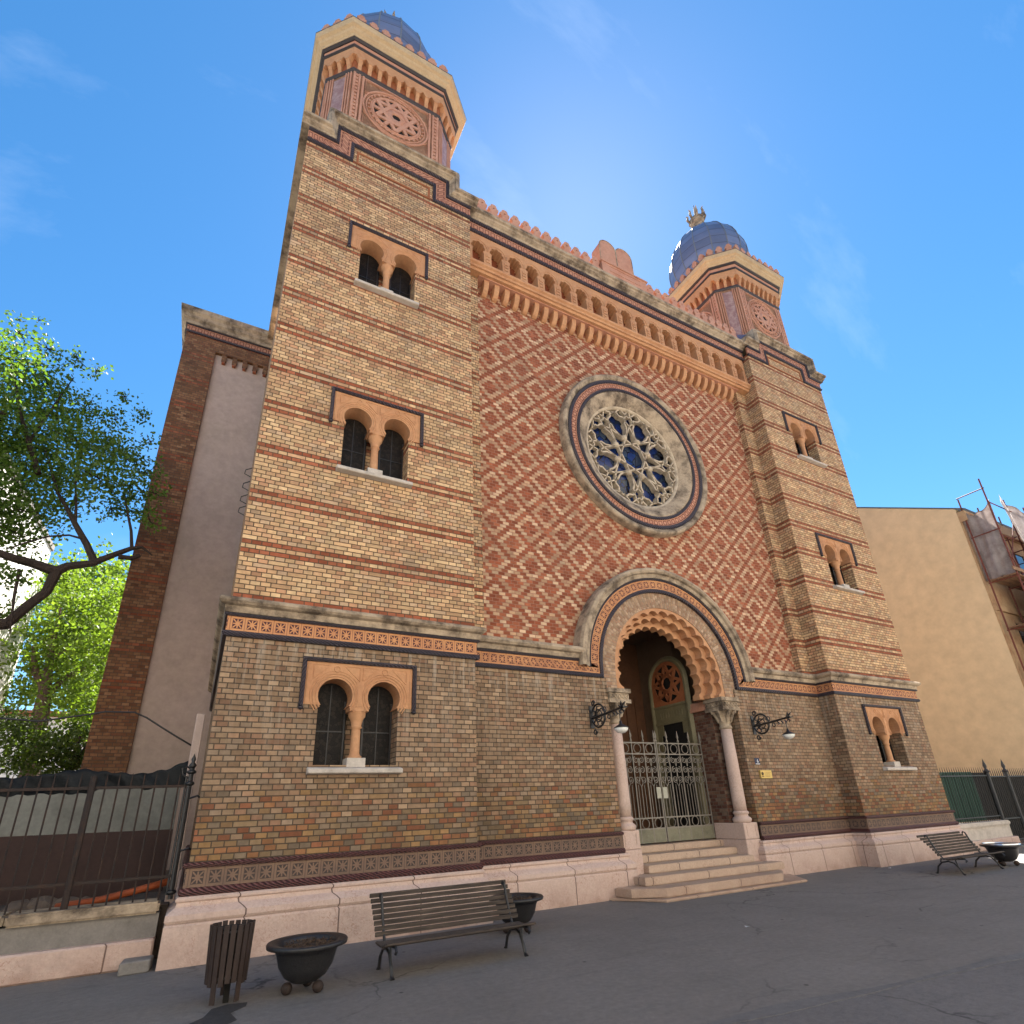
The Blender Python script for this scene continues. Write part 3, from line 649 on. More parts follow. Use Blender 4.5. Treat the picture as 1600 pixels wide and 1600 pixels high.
# octagonal turrets with onion domes
def ring_path(y0, hf, c, yc=1.998):
    w_ = hf+c; d = yc-y0     # front at y0, symmetric about yc
    return [(-w_, yc+d-c), (-w_, y0+c), (-hf, y0), (hf, y0), (w_, y0+c), (w_, yc+d-c), (hf, yc+d), (-hf, yc+d)]
def loft(bm, rings, mi=0):
    n0 = len(bm.faces); V = [[bm.verts.new((x, y, z)) for x, y in ring_path(*p)] for p, z in rings]
    for a, b in zip(V, V[1:]):
        for i in range(8): bm.faces.new((a[i], a[(i+1) % 8], b[(i+1) % 8], b[i]))
    bm.faces.new(V[0]); bm.faces.new(V[-1]); faces_mat(bm, n0, mi)
Bd = (.229, 1.196, .573)
def ipf(f): return tuple(Bd[i]+(( -.217, 1.411, .809)[i]-Bd[i])*f for i in range(3))
def make_turret():
    bm = NB(); loft(bm, [(Bd, 16.0), (Bd, 20.0)]); loft(bm, [(ipf(.02), 19.93), (ipf(.06), 20.0)]); tr = part('turret', bm, 'carved')
    bm = NB(); loft(bm, [(ipf(.02), 19.90), (ipf(.12), 19.95), (ipf(.10), 20.01)]); loft(bm, [(ipf(.30), 20.70), (ipf(.42), 20.73), (ipf(.42), 20.77), (ipf(.34), 20.79)]); loft(bm, [(ipf(.44), 20.93), (ipf(.54), 20.96), (ipf(.54), 21.0)]); mk('turret_moulding', bm, 'rope', tr)
    bm = NB(); loft(bm, [(ipf(.30), 20.44), (ipf(.33), 20.70)]); mk('corbel_band', bm, 'terra', tr)
    bm = NB(); loft(bm, [(ipf(.34), 20.79), (ipf(.38), 20.93)]); mk('turret_frieze', bm, 'terrap', tr)
    bm = NB(); loft(bm, [(ipf(.56), 21.0), (ipf(.60), 21.05), (ipf(.74), 21.10), (ipf(.80), 21.16), (ipf(.95), 21.20), (ipf(1.), 21.30), (ipf(1.02), 21.36), (ipf(.9), 21.40)]); mk('turret_cornice', bm, 'yellowstone', tr)
    bm = NB(); loft(bm, [(ipf(.01), 20.0), (ipf(.01), 20.62)]); mk('corbel_backing', bm, 'terrad', tr)
    bm = NB(); loft(bm, [(ipf(1.03), 21.362), (ipf(1.03), 21.385)]); mk('sheet_edge', bm, 'roofd', tr)
    # corbels round all eight sides
    bm = NB(); pr = [(0, 0), (-.05, .0), (-.07, .12), (-.10, .20), (-.14, .30), (-.16, .44), (0, .44)]
    for xx in (None,):
        va = [bm.verts.new((-.05, y, z)) for y, z in pr]; vb = [bm.verts.new((.05, y, z)) for y, z in pr]
        bm.faces.new(va); bm.faces.new(vb[::-1])
        for i in range(7): bm.faces.new((va[i], va[(i+1) % 7], vb[(i+1) % 7], vb[i]))
    lw = [(-.05, .30), (-.13, .44), (.13, .44), (.05, .30)]; plate(bm, [lw], -.150, -.01)
    cb = mk('corbel', bm, 'terra', tr); rp = [Vector(p) for p in ring_path(*Bd)]; fst = True
    bm = NB(); plate(bm, [[(x*.85, z*.84) for x, z in mer]], -.06, .06); mm = mk('merlon', bm, 'terrap', tr); fm = True
    rp2 = [Vector(p) for p in ring_path(*ipf(.74))]
    for i in range(8):
        a, b = rp[i], rp[(i+1) % 8]; L = (b-a).length; ang = math.atan2((b-a).y, (b-a).x); n = max(3, round(L/.27))
        for k in range(n):
            p = a+(b-a)*((k+.5)/n); o = cb if fst else cp(cb); fst = False; o.location = (p.x, p.y, 20.005); o.rotation_euler = (0, 0, ang)
        a, b = rp2[i], rp2[(i+1) % 8]; L = (b-a).length; n = max(3, round(L/.36))
        for k in range(n):
            p = a+(b-a)*((k+.5)/n); o = mm if fm else cp(mm); fm = False; o.location = (p.x, p.y, 21.375); o.rotation_euler = (0, 0, ang)
    # carved faces: rosette with six-pointed star on the four main sides, plum panels on the chamfers
    bm = NB()
    for rr, ww in ((.88, .03), (.80, .018), (.685, .018), (.635, .035)): tube(bm, [(rr*math.cos(t), -.008, 18.85+rr*math.sin(t)) for t in [2*PI*i/36 for i in range(36)]], ww, 6, closed=True)
    for k in range(30):
        t = 2*PI*k/30; c_, s_ = .742*math.cos(t), .742*math.sin(t); box(bm, c_-.025, c_+.025, -.035, 0, 18.85+s_-.025, 18.85+s_+.025)
    lathe(bm, [(.61, -.012), (0, -.012)], (0, 0, 18.85), 32, 'y', mi=1)
    for k in range(6):
        a = k*PI/3; p = lambda r, t: Vector((r*math.sin(t), -.03, 18.85+r*math.cos(t)))
        bar(bm, p(.60, a), p(.60, a+2*PI/3), .10, .05); bar(bm, p(.60, a+PI/6), p(.40, a+PI/6), .09, .04)
    lathe(bm, [(.36, -.01), (.36, -.04), (.14, -.05), (.13, -.01)], (0, 0, 18.85), 6, 'y')
    for q in (-1, 1):
        for xx, ww in ((1.16, .03), (1.03, .025), (.93, .03)): box(bm, *sorted((q*(xx-ww), q*(xx+ww))), -.03, .0, 17.2, 19.88)
        for kk in range(18): box(bm, *sorted((q*1.06, q*1.13)), -.02, 0., 17.3+kk*.145, 17.39+kk*.145)
    for zz in (17.72, 19.82): box(bm, -.9, .9, -.025, 0, zz, zz+.04)
    for qx in (-1, 1):
        for qz in (-1, 1): tube(bm, [(qx*.86, -.012, 18.85+qz*.92), (qx*.30, -.012, 18.85+qz*.92), (qx*.86, -.012, 18.85+qz*.40)], .018, 4, closed=True)
    rs = mk('star_rosette', bm, ['terrap', 'dark'], tr)
    cx_, cy_ = 0., 1.998; d = cy_-Bd[0]
    for i, a in enumerate((0, PI/2, PI, -PI/2)):
        o = rs if i == 0 else cp(rs); o.location = (cx_+math.sin(a)*d, cy_-math.cos(a)*d, 0); o.rotation_euler = (0, 0, a)
    bm = NB(); box(bm, -.17, .17, -.012, .02, 17.4, 19.78)
    for q in (-1, 1):
        for xx in (.20, .27, .35): box(bm, *sorted((q*(xx-.018), q*(xx+.018))), -.03, .02, 17.2, 19.88, 1)
    pn = mk('chamfer_panel', bm, ['plum', 'terrap'], tr); md = d-Bd[2]/2; wd = Bd[1]+Bd[2]/2
    for i, a in enumerate((PI/4, 3*PI/4, -3*PI/4, -PI/4)):
        o = pn if i == 0 else cp(pn); o.location = (math.copysign(wd, math.sin(a)), cy_-math.copysign(md, math.cos(a)), 0); o.rotation_euler = (0, 0, a)
    # onion dome of sixteen gores with standing seams, neck and crown finial
    pr = [(1.22, 21.36), (1.30, 21.8), (1.42, 22.2), (1.54, 22.6), (1.63, 22.95), (1.67, 23.3), (1.67, 23.65), (1.62, 24.02), (1.51, 24.4), (1.33, 24.78), (1.09, 25.14), (.81, 25.46), (.54, 25.74), (.36, 25.97), (.27, 26.15)]
    bm = NB(); lathe(bm, pr, (0, cy_, 0), 16, uvscale=1/(2*PI), smooth=False); dm = mk('onion_dome', bm, 'dome', tr)
    bm = NB()
    for k in range(16): tube(bm, [(r*1.003*math.cos(2*PI*k/16), cy_+r*1.003*math.sin(2*PI*k/16), z) for r, z in pr], .020, 5)
    mk('dome_seam', bm, 'roofm', dm)
    bm = NB(); lathe(bm, [(.26, 26.05), (.22, 26.2), (.22, 26.5), (.28, 26.55), (.32, 26.62), (.30, 26.68), (.34, 26.78), (.05, 26.80)], (0, cy_, 0), 14)
    for k in range(8):
        a = 2*PI*k/8; c_, s_ = math.cos(a), math.sin(a)
        tube(bm, [(.30*c_, cy_+.30*s_, 26.7), (.40*c_, cy_+.40*s_, 26.95), (.36*c_, cy_+.36*s_, 27.15), (.44*c_, cy_+.44*s_, 27.22)], [.05, .06, .045, .01], 5)
    tube(bm, [(0, cy_, 26.7), (0, cy_, 27.2), (0, cy_, 27.85)], [.08, .06, .01], 6); mk('crown_finial', bm, 'stone', dm)
    return tr
tur = make_turret(); tur.location = (-XC, 0, 0); t2 = cptree(tur, (XC, 0, 0))

# nave front behind the towers
bm = NB(); box(bm, -11.6, 11.6, 7.22, 10.4, 0, 16.0); part('nave_plaster_wall', bm, 'plaster')
for s in (-1, 1):
    bm = NB()
    box(bm, *sorted((s*11.75, s*10.88)), 7.1, 10.4, 0, 15.34)
    box(bm, *sorted((s*11.75, s*9.0)), 7.1, 7.219, 15.342, 15.98)
    for k in range(6): 
        xx = s*(10.62-k*.30); box(bm, xx-.07, xx+.07, 7.12, 7.219, 15.12, 15.34); box(bm, xx-.05, xx+.05, 7.12, 7.219, 15.02, 15.12)
    part('nave_brick_wall', bm, 'nave')
for s in (-1, 1):
    pth = [(-11.75, 10.4), (-11.75, 7.1), (-9.0, 7.1)] if s < 0 else [(9.0, 7.1), (11.75, 7.1), (11.75, 10.4)]
    bm = NB(); sweep(bm, pth, [(-.3, 15.8), (.05, 15.8), (.05, 15.86), (-.3, 15.86)]); sweep(bm, pth, [(-.3, 16.07), (.06, 16.07), (.06, 16.11), (-.3, 16.11)]); part('nave_rope_moulding', bm, 'rope')
    bm = NB(); sweep(bm, pth, [(-.3, 15.862), (.02, 15.862), (.02, 16.068), (-.3, 16.068)]); part('nave_frieze', bm, 'friezeK')
    bm = NB(); sweep(bm, pth, [(-.3, 16.112), (.08, 16.112), (.10, 16.22), (.16, 16.28), (.18, 16.38), (.25, 16.46), (.27, 16.62), (-.3, 16.66)]); part('nave_cornice', bm, 'stone')

# portal
def scallop(rc, rl, n, ph, y0, y1, mname):
    a0, a1 = PI+R_(14), -R_(14); da = (a1-a0)/n; zc = 4.35
    pts = []
    for k in range(n):
        ac = a0+da*(k+.5); c = Vector((rc*math.cos(ac), zc+rc*math.sin(ac))); hc = rc*math.sin(abs(da)/2); op = math.acos(min(1, hc/rl))
        # arc on the outward side between the two cusps
        for j in range(9):
            t = (PI/2+PI/2-op) - (PI-2*op)*j/8 - PI/2 if False else None
            th = ac + (PI/2-op)*(1-2*j/8)*(1)
            pts.append((c.x+rl*math.cos(th), c.y+rl*math.sin(th)))
    zb_ = 3.932
    loop = [(-1.662, zb_), (pts[0][0], zb_)] + pts + [(pts[-1][0], zb_), (1.662, zb_)] + arc(0, zc, 1.662, 0, PI, 40)
    bm = NB(); plate(bm, [loop], y0, y1)
    return bm
bm = scallop(1.435, .166, 17, 0, .51, .66, 'terra'); pr1 = part('scalloped_arch', bm, 'terra')
for i, (rc, y0) in enumerate(((1.31, .662), (1.18, .885))):
    bm = scallop(rc, (.160, .136)[i], (16, 17)[i], 0, y0, y0+.22, 'terra'); mk('scallop_course', bm, 'terra', pr1)
for s in (-1, 1): bm = NB(); box(bm, *sorted((s*1.512, s*1.968)), .88, 1.9, .3, 3.70); part('portal_jamb', bm, 'pierb')
for s in (-1, 1):
    bm = NB(); box(bm, *sorted((s*1.44, s*1.99)), 1.0, 1.5, 3.70, 3.80); box(bm, *sorted((s*1.48, s*1.985)), .99, 1.5, 3.80, 3.925); part('impost_block', bm, 'terrap')
for s in (-1, 1):
    bm = NB(); lathe(bm, [(.145, 1.37), (.148, 1.6), (.142, 2.4), (.130, 3.2)], (s*1.69, .68, 0), 20); col_ = part('portal_column', bm, 'marble')
    bm = NB(); lathe(bm, [(.19, 1.12), (.20, 1.15), (.215, 1.19), (.19, 1.23), (.155, 1.25), (.15, 1.29), (.175, 1.31), (.175, 1.34), (.15, 1.37)], (s*1.69, .68, 0), 20); mk('column_base', bm, 'marble', col_)
    bm = NB(); lathe(bm, [(.13, 3.20), (.155, 3.21), (.155, 3.25), (.135, 3.27), (.135, 3.33), (.15, 3.35), (.14, 3.38), (.165, 3.48), (.20, 3.56), (.25, 3.62)], (s*1.69, .68, 0), 20)
    for k in range(8):
        a = 2*PI*k/8+PI/8; c_, s_ = math.cos(a), math.sin(a)
        tube(bm, [(s*1.69+r*c_, .68+r*s_, z) for r, z in ((.15, 3.36), (.19, 3.48), (.25, 3.58), (.30, 3.60), (.29, 3.55))], [.03, .04, .04, .035, .02], 5)
    box(bm, s*1.69-.29, s*1.69+.29, .40, .97, 3.62, 3.70); box(bm, s*1.69-.26, s*1.69+.26, .43, .97, 3.70, 3.84); box(bm, s*1.69-.30, s*1.69+.30, .39, .985, 3.84, 3.928)
    for k in range(5):
        xx = s*1.69-.2+k*.1; tube(bm, [(xx+.04*math.cos(t), .425, 3.77+.045*math.sin(t)) for t in [2*PI*i/8 for i in range(8)]], .016, 4, closed=True)
        yy = .5+k*.1; tube(bm, [(s*1.69-s*.262, yy+.04*math.cos(t), 3.77+.045*math.sin(t)) for t in [2*PI*i/8 for i in range(8)]], .016, 4, closed=True)
    mk('capital', bm, 'stone', col_)
    bm = NB(); box(bm, *sorted((s*1.5, s*1.965)), .50, 1.36, .78, 1.12); box(bm, *sorted((s*1.49, s*1.967)), .49, 1.37, .0, .776); bmesh.ops.bevel(bm, geom=bm.edges[:], offset=.012, segments=1, affect='EDGES')
    for a, b in ((.90, .93),): box(bm, *sorted((s*1.58, s*1.60)), .49, .50, .84, 1.06); box(bm, *sorted((s*1.86, s*1.88)), .49, .50, .84, 1.06)
    mk('pedestal', bm, 'marble', col_)
# steps
bm = NB()
plate(bm, [[(-2.55, .28), (-1.95, -.56), (1.85, -.56), (2.45, .28)]], .0, .045, plane='xy')
plate(bm, [[(-2.40, .28), (-2.34, -.10), (-1.80, -.42), (1.30, -.42), (1.75, -.10), (1.80, .28)]], .05, .195, plane='xy')
for x, y, z0, z1 in ((1.93, -.02, .2, .34), (1.485, .36, .345, .485), (1.482, .78, .49, .63), (1.48, 1.14, .635, .77)): box(bm, -x, x, y, 1.6 if z1 < .7 else 3.4, z0, z1)
bmesh.ops.bevel(bm, geom=[e for e in bm.edges if abs(e.verts[0].co.z-e.verts[1].co.z) < 1e-4], offset=.015, segments=2, affect='EDGES')
part('front_steps', bm, 'step')
# vestibule
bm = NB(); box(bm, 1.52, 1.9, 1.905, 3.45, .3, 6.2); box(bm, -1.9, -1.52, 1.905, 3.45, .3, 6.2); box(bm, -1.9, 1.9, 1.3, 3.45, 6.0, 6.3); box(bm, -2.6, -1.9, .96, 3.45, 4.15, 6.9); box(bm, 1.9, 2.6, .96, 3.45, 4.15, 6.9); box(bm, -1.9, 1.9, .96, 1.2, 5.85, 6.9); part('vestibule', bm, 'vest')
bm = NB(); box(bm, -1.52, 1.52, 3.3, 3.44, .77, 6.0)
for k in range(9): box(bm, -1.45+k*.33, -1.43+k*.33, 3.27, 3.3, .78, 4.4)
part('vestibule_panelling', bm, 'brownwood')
# side door on the right wall of the vestibule, modelled facing -y then turned to face the left
bm = NB(); fr = [(-.66, 0), (-.66, 3.85)]+arc(0, 3.85, .66, PI, 0, 24)[1:-1]+[(.66, 3.85), (.66, 0)]
sweep(bm, fr, [(-.06, .0), (-.06, -.05), (-.02, -.08), (.03, -.08), (.06, -.04), (.09, 0)], 'xz')
box(bm, -.62, .62, -.03, .0, 2.80, 3.27); box(bm, -.62, .62, -.06, .0, 2.78, 2.83); box(bm, -.62, .62, -.06, 0, 3.22, 3.28)
for q in (-1, 1): box(bm, *sorted((q*.62, q*.46)), -.03, .0, .0, 2.80); box(bm, *sorted((q*.46, q*.36)), -.03, .0, 2.50, 2.80)
for k in range(9): box(bm, -.44+k*.1, -.38+k*.1, -.042, -.03, 2.95, 3.10)
dr = part('side_door', bm, 'olive', loc=(1.515, 2.22, .77), rotz=-PI/2)
bm = NB(); plate(bm, [[(-.62, 3.28), (.62, 3.28), (.62, 3.85)]+arc(0, 3.85, .62, .05, PI-.05, 20)+[(-.62, 3.85)], arc(0, 3.85, .50, 0, 2*PI*31/32, 31)], -.03, .0)
for k in range(8):
    a = k*PI/4; p = lambda r, t: Vector((r*math.sin(t), -.03, 3.85+r*math.cos(t))); bar(bm, p(.51, a), p(.51, a+3*PI/4), .075, .05)
mk('door_rosette', bm, 'terrad', dr)
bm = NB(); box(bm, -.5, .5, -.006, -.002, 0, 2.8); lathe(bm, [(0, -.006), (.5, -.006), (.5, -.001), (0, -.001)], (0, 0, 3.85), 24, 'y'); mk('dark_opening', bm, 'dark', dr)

# iron entrance gate: two leaves with scrolls
gate = thing('entrance_gate', 'grey scrolled iron double gate with spear tips in the scalloped portal', 'gate', (0, 1.36, .78))
def spiral(cx, cz, r0, turns, a0, sgn, n=22):
    return [(cx+r0*(1-.78*i/n)*math.cos(a0+sgn*turns*2*PI*i/n), 0, cz+r0*(1-.78*i/n)*math.sin(a0+sgn*turns*2*PI*i/n)) for i in range(n+1)]
for s in (-1, 1):
    bm = NB(); X0, X1 = .025, 1.47
    for z in (2.14, 1.89, .52, .30): bar(bm, (s*X0, 0, z), (s*X1, 0, z), .028, .03)
    for x in (X0, .37, .73, 1.09, X1):
        bar(bm, (s*x, 0, .02), (s*x, 0, 2.16), .024, .024)
        lathe(bm, [(.012, 0), (.03, .04), (.012, .09), (.03, .14), (0, .30)], (s*x, 0, 2.15), 6)
    for k in range(4):
        xc = X0+.18+k*.36
        for z, r in ((2.015, .105), (.41, .10)):
            tube(bm, [(s*(xc-.0)+r*math.cos(t), 0, z+r*math.sin(t)) for t in [2*PI*i/14 for i in range(14)]], .010, 4, closed=True)
        for q in (-1, 1):
            tube(bm, spiral(s*xc+q*.078, 1.76, .075, 1.4, PI/2-q*.3, -q), .010, 4)
            tube(bm, [(s*xc, 0, 1.62), (s*xc+q*.02, 0, 1.68), (s*xc+q*.004, 0, 1.80)], .009, 4)
            tube(bm, spiral(s*xc+q*.078, 1.54, .075, 1.4, PI/2, -q), .010, 4); tube(bm, spiral(s*xc+q*.078, 1.33, .075, 1.4, -PI/2, q), .010, 4)
            tube(bm, [(s*xc+q*.015, 0, 1.60), (s*xc+q*.005, 0, 1.43), (s*xc+q*.05, 0, 1.25), (s*xc, 0, 1.18)], .009, 4)
            bar(bm, (s*xc+q*.09, 0, .52), (s*xc+q*.09, 0, 1.22), .011, .011)
        bar(bm, (s*xc, 0, .52), (s*xc, 0, 1.20), .013, .013)
    lf = mk('gate_leaf', bm, 'gate', gate)
    bm = NB(); box(bm, *sorted((s*X0, s*X1)), -.008, .008, .02, .30); mk('kick_sheet', bm, 'gatesheet', lf)
    bm = NB(); box(bm, *sorted((s*.03, s*.16)), -.03, -.016, .92, 1.16); mk('lock_plate', bm, 'lockp', lf)

# wall lamps on scrolled brackets
def make_lamp(label, x):
    t = thing('wall_lamp', label, 'wall lamp', (x, YC, 3.29), 0, 'bracket lamps either side of the portal')
    bm = NB()
    for a0 in range(8):
        a = a0*PI/4; tube(bm, [(0, -.04-.20*(1+math.cos(a))*.5-.02, 0)] + [(0, -.22+.2*math.cos(a+u), .19*math.sin(a+u)) for u in (0, .3)], .014, 4)
    tube(bm, [(0, -.24+.22*math.cos(t_), .23*math.sin(t_)) for t_ in [2*PI*i/18 for i in range(18)]], .022, 5, closed=True)
    tube(bm, [(0, -.24+.12*math.cos(t_), .12*math.sin(t_)) for t_ in [2*PI*i/14 for i in range(14)]], .014, 5, closed=True)
    for z_, q in ((.27, 1), (-.30, -1)): tube(bm, [(0, -.10-.06*(1-.6*i/12)*math.cos(q*i*.6), z_+.06*(1-.6*i/12)*math.sin(q*i*.6)) for i in range(13)], .016, 5)
    tube(bm, [(0, -.46-.05*math.cos(t_), .09+.05*math.sin(t_)) for t_ in [2*PI*i/10 for i in range(10)]], .013, 4, closed=True)
    tube(bm, [(0, -.58-.04*math.cos(t_), -.07+.04*math.sin(t_)) for t_ in [2*PI*i/10 for i in range(10)]], .012, 4, closed=True)
    tube(bm, [(0, 0, -.03), (0, -.5, .0), (0, -1.05, .05)], [.026, .026, .02], 6)
    for a in range(6): tube(bm, [(0, -.95, .04), (.07*math.cos(a), -1.02, .05+.08*math.sin(a)), (.10*math.cos(a), -1.07+.02*a, .05+.12*math.sin(a))], [.02, .018, .004], 4)
    for k in range(3): tube(bm, [(.02, -.68-.1*k, 0), (.05, -.70-.1*k, -.05), (0, -.70-.1*k, -.09)], [.015, .02, .005], 4)
    box(bm, -.05, .05, -.02, 0, -.22, .22); mk('bracket', bm, 'iron', t)
    bm = NB(); tube(bm, [(0, -.90, .03), (0, -.91, -.22)], .008, 4); lathe(bm, [(.02, -.20), (.03, -.26), (.13, -.32), (.145, -.335), (.0, -.33)], (0, -.91, 0), 16); mk('lamp_shade', bm, 'iron', t)
    bm = NB(); lathe(bm, [(.135, -.335), (.12, -.385), (.07, -.425), (0, -.44)], (0, -.91, 0), 16); mk('lamp_glass', bm, 'lampw', t, smooth=True)
    return t
make_lamp('black scrolled bracket lamp with opal glass, left of the portal and its columns', -2.45)
make_lamp('black scrolled bracket lamp with opal glass, above the house number and brass plaque', 2.42)

# number plate and brass plaque
t = thing('house_number', 'small dark blue enamel plate with a white 6, right of the portal', 'number plate', (2.31, YC, 2.445))
bm = NB(); box(bm, -.08, .08, -.012, 0, -.072, .072); mk('plate', bm, 'blue', t)
def text(body, size, loc, mat, parent):
    cu = bpy.data.curves.new('lettering', 'FONT'); cu.body = body; cu.size = size; cu.align_x = 'CENTER'; cu.extrude = .002
    o = bpy.data.objects.new('tmp', cu); COL.objects.link(o); dg = bpy.context.evaluated_depsgraph_get(); me = bpy.data.meshes.new_from_object(o.evaluated_get(dg)); bpy.data.objects.remove(o)
    me.materials.clear(); me.materials.append(M[mat]); r = bpy.data.objects.new('lettering', me); COL.objects.link(r); r.parent = parent; r.location = loc; r.rotation_euler = (PI/2, 0, 0); return r
text('6', .11, (.01, -.016, -.035), 'enamelw', t)
bm = NB(); box(bm, -.075, .075, -.0155, -.0125, -.070, -.055); mk('white_stripe', bm, 'enamelw', t)
t = thing('brass_plaque', 'small yellow brass plaque with an emblem, right of the portal', 'plaque', (2.50, YC, 2.145))
bm = NB(); box(bm, -.195, .195, -.045, 0, -.09, .09); mk('plate', bm, 'brass', t)
bm = NB(); lathe(bm, [(0, -.048), (.04, -.048), (.04, -.0455), (0, -.0455)], (-.13, 0, .015), 12, 'y'); box(bm, -.165, -.095, -.048, -.0455, -.055, -.035); mk('emblem', bm, 'brassd', t)
bm = NB()
for k in range(4):
    xx = -.05
    while xx < .13:
        w_ = random.uniform(.015, .04); box(bm, xx, min(xx+w_, .16), -.0475, -.0455, .045-k*.03-.007, .045-k*.03); xx += w_+.012
mk('engraved_lines', bm, 'brassd', t)

# ---------------------------------------------------------------- ground
bm = NB(); plate(bm, [[(-300, -300), (300, -300), (300, 300), (-300, 300)]], -.3, 0, plane='xy'); struct('ground', bm, 'asphalt')
def sl_(x, d=0): return -5.36-.115*(x+3.)+d
bm = NB(); plate(bm, [[(-40, sl_(-40)), (-40, -11.5), (40, -11.5), (40, sl_(40))]], .0005, .004, plane='xy'); struct('road', bm, 'asphaltd')
bm = NB()
xs = [-14+i*.5 for i in range(60)]
up_ = [(x, sl_(x, .10+.05*math.sin(x*2.3)+random.uniform(-.025, .025))) for x in xs]; dn = [(x, sl_(x, -.02+random.uniform(-.03, .03))) for x in reversed(xs)]
plate(bm, [up_+dn], .0045, .008, plane='xy'); struct('road_seam', bm, 'seam')
bm = NB(); pts = [(-9.22, -2.55), (-9.05, -2.38), (-8.98, -2.16), (-8.85, -2.10), (-8.68, -2.14), (-8.70, -2.25), (-8.84, -2.38), (-8.80, -2.62), (-9.0, -2.8)]
plate(bm, [pts], .0005, .005, plane='xy'); struct('tar_patch', bm, 'tar')
for (x_, y_, r_), lb in (((-2.57, -2.77, .6), 'white scrap of paper lying on the asphalt in front of the steps'), ((5.02, -.42, 1.9), 'white scrap of paper at the foot of the right tower plinth')):
    bm = NB(); V = [bm.verts.new((x_+math.cos(r_+k*1.45)*.05, y_+math.sin(r_+k*1.45)*.035, .008+.012*(k % 2))) for k in range(4)]; bm.faces.new(V); bmesh.ops.solidify(bm, geom=bm.faces[:], thickness=.003); tag(mk('paper_scrap', bm, 'enamelw'), lb, 'litter')
bm = NB(); box(bm, -30, -9.5, .62, 40, .0, .60); struct('yard_ground', bm, 'earth')

# ---------------------------------------------------------------- benches, bin, planters
def make_bench(label, loc, rz=0.):
    t = thing('park_bench', label, 'bench', loc, rz, 'slatted benches in front of the synagogue')
    Lh = .90
    # side profile in (y,z): front is -y
    seat = [(-.33+.055*k, .335-.022*math.sin(PI*k/7)-.006*k) for k in range(8)]
    back = [(.075+.024*k+.0022*k*k, .315+.050*k) for k in range(1, 9)]
    for k, (y, z) in enumerate(seat+back):
        bm = NB(); ang = .0
        if k >= 8: a, b = (y-.011, z-.021), (y+.011, z+.021)
        else: a, b = (y-.023, z+.003), (y+.023, z-.003)
        bar(bm, (-Lh, (a[0]+b[0])/2, (a[1]+b[1])/2), (Lh, (a[0]+b[0])/2, (a[1]+b[1])/2), .046 if k >= 8 else .022, .022 if k >= 8 else .050, Vector((0, 1, 0)))
        bmesh.ops.bevel(bm, geom=bm.edges[:], offset=.004, segments=1, affect='EDGES'); mk('slat', bm, 'slat', t)
    for x in (-.80, .80):
        bm = NB()
        tube(bm, [(x, .31, .70), (x, .29, .735), (x, .255, .72), (x, .20, .56), (x, .13, .40), (x, .06, .29), (x, -.05, .275), (x, -.20, .295), (x, -.34, .305), (x, -.375, .27), (x, -.345, .245)], .016, 6)
        tube(bm, [(x, .26, .0), (x, .24, .03), (x, .20, .14), (x, .11, .22), (x, -.02, .245), (x, -.12, .215), (x, -.20, .11), (x, -.235, .03), (x, -.27, .0)], [.026, .018, .018, .016, .016, .016, .018, .018, .026], 6)
        tube(bm, [(x, .13, .225), (x, .10, .30)], .012, 5); tube(bm, [(x, -.18, .15), (x, -.16, .29)], .012, 5); tube(bm, [(x, -.02, .245), (x, -.02, .28)], .012, 5)
        mk('cast_leg', bm, 'iron', t)
    return t
make_bench('dark slatted bench with curled iron legs, between the two bowl planters at the left tower', (-6.52, -2.00, 0))
make_bench('slatted bench with curled iron legs standing before the right tower plinth', (5.50, -1.84, 0))
t = thing('litter_bin', 'dark brown slatted wooden litter bin near the left tower corner', 'litter bin', (-8.88, -1.98, 0))
for k in range(20):
    a = 2*PI*k/20; bm = NB(); lowz = .02 if k in (13, 17, 5) else .15+.03*random.random(); c_, s_ = math.cos(a), math.sin(a)
    tilt = .02*random.random()
    bar(bm, (.175*c_, .165*s_, lowz), (.195*c_, .185*s_, .65+.01*random.random()), .016, .045, Vector((c_, s_, 0)).cross(Vector((0, 0, 1)))); mk('slat', bm, 'binwood', t)
bm = NB(); tube(bm, [(.18*math.cos(a), .17*math.sin(a), .60) for a in [2*PI*i/24 for i in range(24)]], .010, 5, closed=True); tube(bm, [(.165*math.cos(a), .155*math.sin(a), .22) for a in [2*PI*i/24 for i in range(24)]], .010, 5, closed=True); mk('hoop', bm, 'iron', t)
bm = NB(); lathe(bm, [(.155, .62), (.145, .18), (.0, .17)], (0, 0, 0), 16); bar(bm, (.02, -.02, .0), (.02, -.02, .18), .05, .05); mk('liner', bm, 'dark', t)
